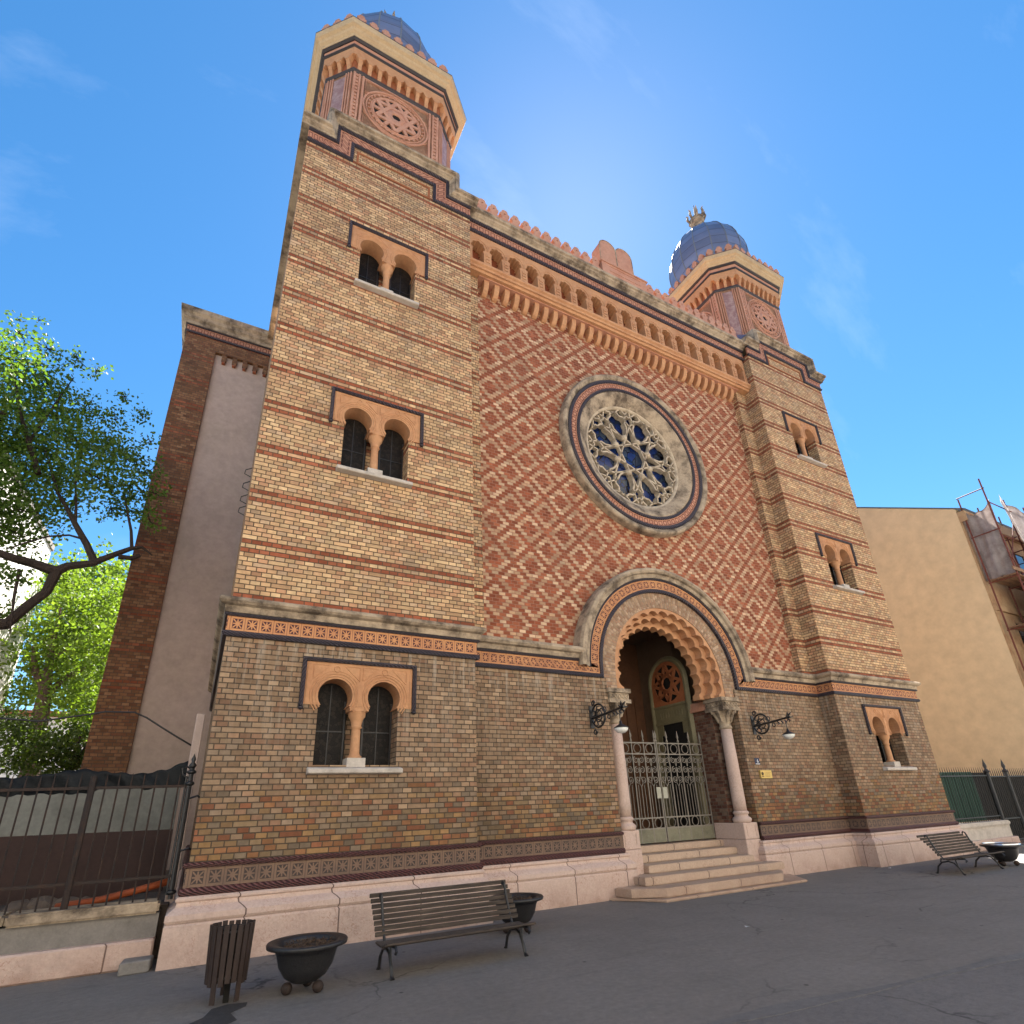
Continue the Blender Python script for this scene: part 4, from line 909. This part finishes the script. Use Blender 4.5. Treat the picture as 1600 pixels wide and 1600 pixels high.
def make_planter(label, loc, rim='iron'):
    t = thing('bowl_planter', label, 'planter', loc, random.random()*.3, 'bowl planters in front of the synagogue')
    bm = NB(); lathe(bm, [(.02, .085), (.12, .09), (.20, .14), (.26, .23), (.29, .34), (.315, .385), (.39, .40), (.395, .425), (.385, .44), (.30, .432), (.285, .40), (.27, .36)], (0, 0, 0), 32); mk('bowl', bm, 'iron', t, smooth=True)
    bm = NB(); lathe(bm, [(0, .40), (.12, .405), (.22, .39), (.285, .37)], (0, 0, 0), 24)
    for v in bm.verts: v.co.z += random.uniform(-.012, .015)
    for k in range(160):
        a, r = random.random()*6.28, .25*math.sqrt(random.random()); p = Vector((r*math.cos(a), r*math.sin(a), .40)); d = Vector((random.uniform(-1, 1), random.uniform(-1, 1), random.uniform(.1, .7))).normalized()
        bar(bm, p, p+d*random.uniform(.02, .06), .008, .006)
    mk('soil', bm, 'soil', t)
    for k in range(3):
        a = -PI/2+.5+k*2*PI/3; bm = NB(); bmesh.ops.create_icosphere(bm, subdivisions=2, radius=.055, matrix=Matrix.Translation((.17*math.cos(a), .17*math.sin(a), .055))); mk('foot', bm, 'rust', t, smooth=True)
    return t
make_planter('black bowl planter of bare soil on ball feet, between the litter bin and bench', (-8.17, -2.10, 0))
make_planter('black bowl planter mostly hidden behind the bench at the left tower', (-5.14, -.98, 0))
p3 = make_planter('black bowl planter with a bright steel rim, beyond the bench at the right tower', (6.98, -1.92, 0))
bm = NB(); tube(bm, [(.34*math.cos(a), .34*math.sin(a), .45) for a in [2*PI*i/28 for i in range(28)]], .022, 5, closed=True); mk('rim', bm, 'steel', p3)

# ---------------------------------------------------------------- left yard: fence, tarp, posts, wall
YF = .25
fw = thing('fence_base_wall', 'low stone wall with coping carrying the dark iron fence, left of the tower', 'wall', (-12, YF, 0))
bm = NB(); box(bm, -4, 2.42, -.02, .34, .30, .56); mk('wall', bm, 'concrete', fw)
bm = NB(); box(bm, -4, 2.42, -.14, .36, 0, .30); bmesh.ops.bevel(bm, geom=[e for e in bm.edges], offset=.02, segments=1, affect='EDGES'); mk('plinth', bm, 'marble', fw)
bm = NB()
for a, b in ((-4, -1.1), (-1.09, .9), (.91, 2.41)): box(bm, a, b, -.09, .38, .56, .69)
bmesh.ops.bevel(bm, geom=bm.edges[:], offset=.025, segments=2, affect='EDGES'); mk('coping', bm, 'stone', fw)
fn = thing('iron_fence', 'tall dark iron railing hung with a tarp, left of the tower', 'fence', (-12, YF+.05, .69))
bm = NB(); bar(bm, (-4, 0, .25), (2.5, 0, .27), .035, .035); bar(bm, (-4, 0, 1.30), (2.5, 0, 1.37), .035, .035); mk('rail', bm, 'rust', fn)
b0 = None
for k in range(46):
    x = 2.38-k*.137
    if b0 is None:
        bm = NB(); tube(bm, [(0, 0, .0), (0, 0, 1.44), (0, 0, 1.54)], [.011, .011, .002], 6); b0 = mk('bar', bm, 'rust', fn); b0.location = (x, 0, .0)
    else: cp(b0, (x, 0, 0))
for x in (1.42, -.7): bm = NB(); tube(bm, [(x, -.02, 0), (x, -.02, 1.50)], .038, 8); mk('fence_post', bm, 'rust', fn)
# ornamental end post against the tower
ep = thing('iron_end_post', 'dark ornamental iron post ending the railing against the tower', 'post', (-9.49, YF+.05, .69))
bm = NB(); tube(bm, [(0, 0, 0), (0, 0, 1.62)], .032, 8)
for z in (.08, 1.40, 1.55): lathe(bm, [(.032, z-.03), (.06, z-.01), (.06, z+.01), (.032, z+.03)], (0, 0, 0), 8)
tube(bm, [(-.05, 0, .05), (-.05, 0, 1.5)], .014, 6); tube(bm, [(.0, 0, 1.45), (-.10, 0, 1.52), (-.12, 0, 1.60), (-.06, 0, 1.62), (0, 0, 1.58)], .012, 5)
lathe(bm, [(.035, 1.60), (.05, 1.64), (.02, 1.68), (.03, 1.72), (0, 1.80)], (0, 0, 0), 8); mk('post', bm, 'iron', ep)
bm = NB()
for z in (.55, 1.2): tube(bm, [(.0, 0, z), (.12, -.02, z+.04), (.18, 0, z)], .014, 5)
mk('clamp', bm, 'iron', ep)
# tarp tied along the top of the railing
bm = NB(); top = [(-14.2, 2.05), (-13, 2.10), (-12.2, 2.17), (-11.51, 2.18), (-11.09, 2.22), (-10.75, 2.29), (-10.47, 2.25), (-10.11, 2.22), (-9.79, 2.28), (-9.55, 2.40)]
bot = [(-14.2, 1.85), (-13, 1.92), (-12.2, 1.95), (-11.46, 1.965), (-11.10, 1.99), (-10.66, 1.98), (-10.37, 2.06), (-9.98, 2.02), (-9.7, 2.06), (-9.52, 2.06)]
def lerp(pl, x):
    for (xa, za), (xb, zb_) in zip(pl, pl[1:]):
        if xa <= x <= xb: return za+(zb_-za)*(x-xa)/(xb-xa)
    return pl[-1][1]
nx_, nz_ = 90, 6; g_ = []
for i in range(nx_+1):
    x = -14.1+4.55*i/nx_; r = []
    for j in range(nz_+1):
        f = j/nz_; z = lerp(bot, x)*(1-f)+lerp(top, x)*f; r.append(bm.verts.new((x, YF+.085+.025*math.sin(x*9+f*3)+.02*math.sin(x*23+f*5), z+.012*math.sin(x*31))))
    g_.append(r)
for i in range(nx_):
    for j in range(nz_): bm.faces.new((g_[i][j], g_[i+1][j], g_[i+1][j+1], g_[i][j+1]))
bmesh.ops.solidify(bm, geom=bm.faces[:], thickness=.006)
tag(mk('tarp', bm, 'tarp', smooth=True), 'crumpled dark blue tarp tied along the top of the left railing', 'tarp')
yw = thing('yard_wall', 'low yard wall, greyish white above and brown below, behind the left railing', 'wall', (-12, 2.5, .6))
bm = NB(); box(bm, -5, 2.36, 0, .2, .90, 1.55); mk('white_band', bm, 'greywash', yw)
bm = NB(); box(bm, -5, 2.36, -.01, .21, 0, .898); mk('brown_dado', bm, 'brown_dado', yw)
bm = NB()
for i in range(9):
    a = NB(); bmesh.ops.create_icosphere(a, subdivisions=2, radius=random.uniform(.10, .22), matrix=Matrix.Translation((random.uniform(-11.3, -10.4), random.uniform(1.0, 1.5), .62))); me_ = bpy.data.meshes.new('t'); a.to_mesh(me_); a.free(); bm.from_mesh(me_); bpy.data.meshes.remove(me_)
for v in bm.verts: v.co += Vector((random.uniform(-.03, .03), random.uniform(-.03, .03), random.uniform(-.03, .03))); v.co.z = .6+(v.co.z-.6)*.75
tag(mk('rubble_heap', bm, 'earth'), 'heap of rubble and earth lying behind the left railing', 'rubble')
bm = NB(); tube(bm, [(-10.75, .9, .66), (-10.3, .85, .70), (-9.9, .8, .78), (-9.55, .75, .86)], .045, 8); tag(mk('orange_pipe', bm, 'orange', smooth=True), 'orange plastic pipe lying on the earth behind the left railing', 'pipe')
bm = NB(); plate(bm, [[(-9.88, -.20), (-9.58, -.16), (-9.55, .09), (-9.86, .09)]], 0, .13, plane='xy'); bmesh.ops.bevel(bm, geom=bm.edges[:], offset=.012, segments=1, affect='EDGES'); tag(mk('kerb_block', bm, 'concrete'), 'loose grey concrete block on the pavement by the marble plinth corner', 'block')
bm = NB(); box(bm, -9.56, -9.44, .95, 1.07, .55, 3.14); bmesh.ops.bevel(bm, geom=bm.edges[:], offset=.01, segments=1, affect='EDGES'); tag(mk('concrete_post', bm, 'plaster'), 'pale slender post standing behind the railing beside the left tower', 'post')
bm = NB(); tube(bm, [(-14, 1, 2.95), (-12.6, 1, 2.985), (-11.865, 1, 2.991), (-11.45, 1, 2.964), (-11.0, 1, 3.06), (-10.72, 1, 3.125), (-10.37, 1, 3.133), (-10.2, 1, 3.06), (-10.01, 1, 2.94), (-9.78, 1, 2.80), (-9.56, .98, 2.67)], .013, 5)
tag(mk('cable', bm, 'iron', smooth=True), 'black sagging cable running from the pale post to the left', 'cable')
bm = NB()
for z in (7.15, 6.88, 6.62, 6.40): tube(bm, [(-9.36, .25, z+.08), (-9.45, .25, z+.02), (-9.46, .25, z-.06), (-9.36, .25, z-.10)], .009, 5)
mk('cable_hook', bm, 'iron', syn)

# ---------------------------------------------------------------- trees
def leafquad(bm, p, s, up=None):
    n = Vector((random.gauss(0, 1), random.gauss(0, 1), random.gauss(0, .8)+.5)).normalized(); t = n.orthogonal().normalized(); t.rotate(Matrix.Rotation(random.random()*6.28, 3, n)); b = n.cross(t)
    a = s*random.uniform(.7, 1.3); w_ = a*random.uniform(.55, .8)
    v = [bm.verts.new(q) for q in (p-t*a*.5, p+b*w_*.5+n*a*.08, p+t*a*.5, p-b*w_*.5+n*a*.08)]; bm.faces.new(v)
def crown(name, clumps, n, size, mat, parent, spread=1.):
    bm = NB(); W = [c[1]**2 for c in clumps]
    for _ in range(n):
        c, r = random.choices(clumps, W)[0]
        d = Vector((random.gauss(0, 1), random.gauss(0, 1), random.gauss(0, .75)))*r*.5
        # small twig cluster
        base = Vector(c)+d
        for _k in range(3): leafquad(bm, base+Vector((random.gauss(0, 1), random.gauss(0, 1), random.gauss(0, 1)))*size*.9, size)
    return mk(name, bm, mat, parent)
def at(u, v, y):
    d = Vector(((u-799.865)/860.912, (v-917.788)/860.912, 1.)); wd = Vector((d.x*CAMR[0][0]+d.y*CAMR[1][0]+d.z*CAMR[2][0], d.x*CAMR[0][1]+d.y*CAMR[1][1]+d.z*CAMR[2][1], d.x*CAMR[0][2]+d.y*CAMR[1][2]+d.z*CAMR[2][2]))
    c = Vector((-9.39748, -8.88419, 1.60017)); return c+wd*((y-c.y)/wd.y)
tr = thing('maple_tree', 'big dark green tree with a forked black bough reaching the brick nave wall', 'tree', (-14.6, 2.6, .6))
T0 = Vector((-14.6, 2.6, .6))
def L_(pts): return [Vector(p)-T0 for p in pts]
bm = NB()
fork = at(88, 893, 3.0)
tube(bm, L_([(-14.6, 2.6, .5), (-14.5, 2.65, 2.0), (-14.2, 2.75, 3.6), (-13.6, 2.85, 4.6)]), [.26, .22, .19, .15], 9)
tube(bm, L_([(-13.6, 2.85, 4.6), at(10, 975, 2.9), at(45, 945, 2.95), at(72, 925, 3.0), fork]), [.13, .10, .085, .08, .095], 8)
tube(bm, L_([(-14.2, 2.75, 3.6), (-14.4, 2.9, 5.2), (-14.2, 3.2, 7.2), (-13.8, 3.4, 9.2)]), [.18, .15, .10, .05], 8)
tube(bm, L_([fork, at(50, 880, 2.9), at(20, 872, 2.7), at(-40, 850, 2.6)]), [.095, .08, .07, .055], 7)
tube(bm, L_([fork, at(105, 885, 3.0), at(145, 880, 3.05), at(175, 868, 3.1), at(205, 857, 3.2), at(222, 855, 3.25), at(238, 868, 3.3)]), [.09, .075, .065, .055, .045, .033, .012], 7)
tube(bm, L_([at(185, 870, 3.1), at(205, 872, 3.15), at(218, 868, 3.2)]), [.05, .045, .04], 6)
tube(bm, L_([at(148, 880, 3.05), at(135, 850, 3.2), at(118, 820, 3.3), at(105, 795, 3.4), at(90, 770, 3.6), at(70, 700, 4.0)]), [.07, .06, .05, .04, .03, .015], 6)
tube(bm, L_([at(118, 818, 3.3), at(119, 790, 3.4), at(118, 755, 3.6), at(130, 690, 3.8)]), [.03, .025, .02, .01], 5)
tube(bm, L_([at(206, 857, 3.2), at(205, 830, 3.3), at(198, 795, 3.4), at(190, 740, 3.6)]), [.035, .028, .02, .01], 5)
tube(bm, L_([at(130, 842, 3.2), at(108, 836, 3.1), at(75, 838, 3.0), at(40, 848, 2.9), at(10, 858, 2.8)]), [.025, .02, .018, .014, .01], 5)
tube(bm, L_([at(60, 740, 3.6), at(45, 690, 3.7), at(30, 640, 3.9), at(20, 560, 4.2)]), [.06, .05, .035, .012], 5)
tube(bm, L_([at(45, 690, 3.7), at(80, 640, 3.9), at(115, 590, 4.1)]), [.03, .022, .01], 5)
tube(bm, L_([at(30, 890, 2.9), at(22, 930, 2.7), at(15, 990, 2.6)]), [.03, .025, .012], 5)
mk('trunk', bm, 'bark', tr)
cl = []
for u, v, r in ((10, 560, .7), (40, 600, .7), (75, 600, .55), (30, 640, .8), (90, 650, .7), (10, 690, .8), (60, 700, .8), (120, 690, .75), (165, 700, .6), (30, 750, .8), (90, 750, .7), (150, 745, .65), (205, 720, .5), (200, 770, .45), (5, 800, .7), (50, 800, .5), (100, 790, .35), (175, 795, .3), (215, 800, .3), (15, 900, .35), (0, 960, .4), (25, 840, .4), (-40, 700, 1.2), (-40, 800, 1.2), (-60, 600, 1.1), (228, 740, .3), (130, 640, .4), (180, 655, .3), (235, 690, .18), (75, 545, .25), (30, 520, .22), (120, 560, .25), (150, 580, .18), (222, 650, .22), (195, 620, .15), (240, 770, .25), (235, 815, .22), (30, 500, .12), (62, 500, .08)):
    y = random.uniform(2.6, 5.0) if r > .3 else random.uniform(3.2, 4.2); cl.append((at(u, v, y)-T0, r))
crown('crown', cl, 7000, .082, 'leaf', tr)
tw = NB()
for c, r in cl:
    for _ in range(4):
        d = Vector((random.gauss(0, 1), random.gauss(0, 1), random.gauss(0, .7))); tube(tw, [c-d*r*.1, c+d*r*.3, c+d*r*.5+Vector((0, 0, .05))], [.012, .008, .003], 4)
o_ = mk('twigs', tw, 'bark', tr); o_['kind'] = 'stuff'
def tree2(label, base, trunk, cls, n, size, mat, group, bark='barkp'):
    b = Vector(base); t = thing('tree', label, 'tree', base, 0, group); bm = NB()
    for pts, rs in trunk: tube(bm, [Vector(p)-b for p in pts], rs, 7)
    mk('trunk', bm, bark, t); crown('crown', [(Vector(c)-b, r) for c, r in cls], n, size, mat, t); return t
def px(lst, y0, y1): return [(at(u, v, random.uniform(y0, y1)), r) for u, v, r in lst]
GB = 'trees in the yard behind the railing'
tree2('bright yellow-green backlit tree with a pale trunk in the yard', at(50, 1215, 12)-Vector((0, 0, 2.2)),
      [([at(48, 1240, 12)-Vector((0, 0, 2)), at(55, 1170, 12), at(65, 1110, 12), at(72, 1070, 12)], [.26, .24, .2, .16]), ([at(72, 1080, 12), at(55, 1050, 12), at(52, 1010, 12)], [.12, .1, .05]), ([at(70, 1090, 12), at(100, 1060, 12.3), at(150, 1035, 12.6), at(190, 1010, 13)], [.12, .08, .05, .02]), ([at(72, 1070, 12), at(80, 1010, 12.2), at(95, 950, 12.5)], [.14, .09, .03]), ([at(80, 1030, 12), at(120, 1000, 12.6), at(165, 965, 13)], [.07, .05, .02])],
      px([(95, 930, 1.0), (130, 950, 1.2), (160, 960, 1.0), (85, 985, 1.0), (125, 1000, 1.3), (165, 1010, 1.1), (60, 1030, .8), (105, 1045, 1.1), (145, 1060, 1.1), (120, 1090, .9), (150, 1105, .7), (180, 930, .8), (50, 1075, .6), (100, 900, .6), (175, 980, .9), (135, 1130, .6), (25, 1090, .5)], 10.5, 15), 5200, .13, 'leafb', GB)
tree2('dark leafy shrub mass low behind the tarp, left of the nave corner', at(110, 1200, 9.5)-Vector((0, 0, 2.)),
      [([at(110, 1215, 9.5)-Vector((0, 0, 2)), at(115, 1190, 9.5), at(125, 1150, 9.6)], [.07, .06, .03]), ([at(110, 1200, 9.5), at(140, 1160, 9.5), at(165, 1140, 9.5)], [.06, .04, .02])],
      px([(20, 1150, .5), (40, 1165, .5), (20, 1190, .5), (60, 1190, .5), (90, 1170, .55), (115, 1155, .5), (100, 1195, .5), (130, 1185, .55), (60, 1150, .4), (140, 1150, .4), (10, 1120, .4), (40, 1130, .35)], 8.5, 10.5), 1700, .10, 'leafd', GB, 'bark')
tree2('tall fresh green tree far back, its crown rising beside the nave wall', at(150, 1200, 22)-Vector((0, 0, 4.)),
      [([at(150, 1240, 22)-Vector((0, 0, 4)), at(150, 1100, 22), at(150, 960, 22)], [.3, .25, .1])],
      px([(150, 900, 1.6), (120, 930, 1.4), (185, 930, 1.3), (150, 980, 1.8), (110, 1000, 1.5), (170, 1040, 1.6), (130, 1080, 1.6), (180, 990, 1.4), (120, 905, .9), (175, 890, .8)], 20, 24), 2600, .20, 'leafb', GB)

# ---------------------------------------------------------------- neighbouring buildings
wb = thing('white_house', 'tall sunlit white plastered house at the far left behind the big tree', 'house', (-20, 6, 0))
bm = NB(); box(bm, -8, 4.9, -5, 8.0, 0, 10.6); mk('wall', bm, 'white', wb)
bm = NB(); box(bm, -8.05, 4.95, -5.05, 8.05, 10.602, 10.8); mk('roof', bm, 'concrete', wb)
bm = NB(); box(bm, 4.905, 4.93, -1.5, -.4, 4, 5.8); mk('window', bm, 'oppglass', wb)
fh = thing('far_house', 'low white house glimpsed between the trunks behind the yard', 'house', (-14, 30, 0))
bm = NB(); box(bm, -8, 4, 0, 6, 0, 7.2); mk('wall', bm, 'white', fh)
bm = NB(); box(bm, -8.3, 4.3, -.3, 6.3, 7.2, 7.5); mk('roof', bm, 'tile', fh)

yb = thing('ochre_building', 'large ochre plastered building with a blank side wall, right of the synagogue', 'building', (17.05, 0, 0))
prf = [(0, 0), (11, 0), (11, 12.63), (5.5, 15.62), (0, 12.63)]
bm = NB(); va = [bm.verts.new((0, y, z)) for y, z in prf]; vb = [bm.verts.new((14, y, z)) for y, z in prf]; bm.faces.new(va); bm.faces.new(vb[::-1])
for i in range(5): bm.faces.new((va[i], va[(i+1) % 5], vb[(i+1) % 5], vb[i]))
mk('wall', bm, 'yellow', yb)
bm = NB()
for y0, z0, y1, z1 in ((-.35, 12.50, 5.5, 15.68), (11.35, 12.50, 5.5, 15.68)):
    v = [bm.verts.new(p) for p in ((-.06, y0, z0), (14, y0, z0), (14, y1, z1), (-.06, y1, z1))]; f = bm.faces.new(v)
bmesh.ops.solidify(bm, geom=bm.faces[:], thickness=-.08); mk('roof', bm, 'roofm', yb)
bm = NB(); box(bm, .02, 14, -.06, -.004, 0, 12.3); box(bm, .0, 14, -.28, -.004, 12.0, 12.45); box(bm, .02, 14, -.14, -.06, 8.1, 8.35); mk('street_front', bm, 'oldwall', yb)
for i in range(5):
    for z in (2.5, 6., 9.6):
        bm = NB(); box(bm, 1.2+i*2.6, 2.3+i*2.6, -.075, -.062, z, z+1.7); wn = mk('window', bm, 'oppglass', yb)
        bm = NB(); sweep(bm, [(1.2+i*2.6, z), (1.2+i*2.6, z+1.7), (2.3+i*2.6, z+1.7), (2.3+i*2.6, z)], [(0, -.06), (0, -.11), (.12, -.11), (.12, -.06)], 'xz'); mk('frame', bm, 'oldwall', wn)
sf = thing('scaffold', 'rusty red tube scaffold with plank decks against the ochre building', 'scaffold', (17.05, -.65, 0))
bm = NB()
for i, x in enumerate((.05, 1.7, 3.6, 5.5, 7.4)):
    for y in (.45, -.45):
        tube(bm, [(x, y, 0), (x, y, 13.0 if y > 0 else (13.5, 12.9, 13.0, 12.8, 12.9)[i])], .028, 6)
    for z in (1.5, 3.45, 5.35, 7.25, 9.2, 11.2)+((13.05,) if i == 0 else ()): tube(bm, [(x, -.5, z), (x, .5, z)], .024, 6)
for z in (2.9, 4.9, 6.9, 8.9, 10.9, 12.4): tube(bm, [(0, -.47, z), (7.5, -.47, z)], .022, 6)
for k in range(5): tube(bm, [(.05+(k % 2)*1.65, -.49, 1.9+2*k), (1.7-(k % 2)*1.65, -.49, 3.9+2*k)], .02, 6)
mk('tube_frame', bm, 'redpole', sf)
for z in (1.55, 3.5, 5.4, 7.3, 9.25):
    bm = NB()
    for k in range(4): box(bm, -.05, 7.5, -.42+k*.21, -.24+k*.21, z, z+.045)
    box(bm, -.35, 1.8, -.52, -.49, z+.1, z+.24); mk('plank_deck', bm, 'plank', sf)
def drape(name, label, x0, x1, y, z0, z1, seed, end=False):
    bm = NB(); rnd = random.Random(seed); g_ = []; nx_, nz_ = 24, 40; ph = [rnd.random()*6 for _ in range(6)]
    for i in range(nx_+1):
        r = []
        for j in range(nz_+1):
            fx, fz = i/nx_, j/nz_; x = x0+(x1-x0)*fx; z = z0+(z1-z0)*fz
            zz = z-(.35*math.sin(PI*fx))*(fz) + .06*math.sin(fx*14+ph[0]); dy = .10*math.sin(fx*9+ph[1]+fz*2)+.06*math.sin(fx*23+ph[2])+.08*math.sin(fz*7+ph[3]+fx*4)
            r.append(bm.verts.new((y-dy*.5, x, zz) if end else (x+.05*math.sin(fz*6+ph[4]), y+dy, zz)))
        g_.append(r)
    for i in range(nx_):
        for j in range(nz_): bm.faces.new((g_[i][j], g_[i+1][j], g_[i+1][j+1], g_[i][j+1]))
    bmesh.ops.solidify(bm, geom=bm.faces[:], thickness=.01); o = mk(name, bm, 'sheet', smooth=True); return tag(o, label, 'plastic sheet', 'sheets on the scaffold')
drape('plastic_sheet', 'dusty grey plastic sheet across the narrow end of the scaffold at the ochre wall corner', -1.12, -.10, 17.16, 9.3, 12.5, 3, True)
drape('plastic_sheet', 'white plastic sheet draped over the street side of the scaffold, near the picture edge', 17.9, 23.5, -1.26, 5.6, 12.9, 5)

# right fence and gate
rb = thing('right_base_wall', 'short low stone wall with coping between the right tower and the dark gate', 'wall', (11, .1, 0)); rb.name = 'stone_base_wall'
bm = NB(); box(bm, -1.5, 1.66, .0, .30, .28, .60); mk('wall', bm, 'stonew', rb)
bm = NB(); box(bm, -1.5, 1.76, -.10, .32, 0, .28); bmesh.ops.bevel(bm, geom=bm.edges[:], offset=.02, segments=1, affect='EDGES'); mk('plinth', bm, 'marble', rb)
bm = NB(); box(bm, -1.5, 1.68, -.05, .34, .60, .73); bmesh.ops.bevel(bm, geom=bm.edges[:], offset=.03, segments=2, affect='EDGES'); mk('coping', bm, 'stonew', rb)
rf = thing('green_panel_fence', 'dark iron railing backed by green sheet panels, right of the synagogue', 'fence', (11, .3, .73))
bm = NB(); box(bm, -1.75, 1.0, .06, .08, .02, 1.42)
for k in range(34): bar(bm, (-1.7+k*.08, .05, .03), (-1.7+k*.08, .05, 1.40), .02, .015)
mk('sheet_panel', bm, 'greenp', rf)
bm = NB(); box(bm, 1.004, 1.84, .06, .07, .02, 1.40); mk('dark_sheet', bm, 'dark', rf)
bm = NB(); bar(bm, (-1.8, 0, .12), (1.75, 0, .12), .03, .03); bar(bm, (-1.8, 0, 1.30), (1.75, 0, 1.30), .03, .03); mk('rail', bm, 'iron', rf)
b0 = None
for k in range(26):
    if b0 is None: bm = NB(); tube(bm, [(0, 0, 0), (0, 0, 1.46), (0, 0, 1.56)], [.010, .010, .002], 5); b0 = mk('bar', bm, 'iron', rf, loc=(-1.75, 0, 0))
    else: cp(b0, (-1.75+k*.135, 0, 0))
gt = thing('yard_gate', 'tall black iron yard gate with two spear tipped posts, right of the green fence', 'gate', (12.85, .3, 0))
for x in (0, 1.25):
    bm = NB(); tube(bm, [(x, 0, 0), (x, 0, 2.15)], .06, 6); lathe(bm, [(.06, 2.12), (.10, 2.16), (.06, 2.2), (.03, 2.24), (.055, 2.32), (0, 2.56)], (x, 0, 0), 6); mk('spear_post', bm, 'iron', gt)
bm = NB()
for z in (.15, .75, 2.0): bar(bm, (0, 0, z), (4.2, 0, z), .035, .03)
mk('rail', bm, 'iron', gt); b0 = None
for k in range(30):
    if b0 is None: bm = NB(); tube(bm, [(0, 0, .1), (0, 0, 2.12), (0, 0, 2.26)], [.012, .012, .002], 5); b0 = mk('bar', bm, 'iron', gt, loc=(.12, 0, 0))
    else: cp(b0, (.12+k*.135, 0, 0))
bm = NB(); box(bm, .05, 4.2, .05, .06, .15, 2.0); mk('dark_sheet', bm, 'dark', gt)

# houses opposite, unseen behind the camera, whitened to bounce sun onto the facade
ob = thing('opposite_house', 'unseen pale stuccoed house row across the street, put in to bounce sun onto the synagogue', 'house', (0, -15.5, 0))
bm = NB(); box(bm, -32, 32, -8, 0, 0, 15.5); box(bm, -32.1, 32.1, -8, .35, 15.5, 15.9); box(bm, -32, 32, 0, .12, 4.6, 4.85); mk('wall', bm, 'wallopp', ob)
bm = NB(); v = [bm.verts.new(p) for p in ((-32.3, .4, 15.9), (32.3, .4, 15.9), (32.3, -4, 18.5), (-32.3, -4, 18.5))]; bm.faces.new(v); bmesh.ops.solidify(bm, geom=bm.faces[:], thickness=.1); mk('roof', bm, 'tile', ob)
w0 = None
for i in range(16):
    for z in (1.4, 6.0, 10.4):
        if w0 is None:
            bm = NB(); box(bm, -.55, .55, .004, .02, 0, 2.1, 0); w0 = mk('window', bm, 'oppglass', ob)
            bm = NB(); sweep(bm, [(-.55, 0), (-.55, 2.1), (.55, 2.1), (.55, 0)], [(0, .01), (0, .09), (.13, .09), (.13, .01)], 'xz'); fr0 = mk('frame', bm, 'white', w0); w0.location = (-29+i*3.85, 0, z)
        else: cptree(w0, (-29+i*3.85, 0, z))
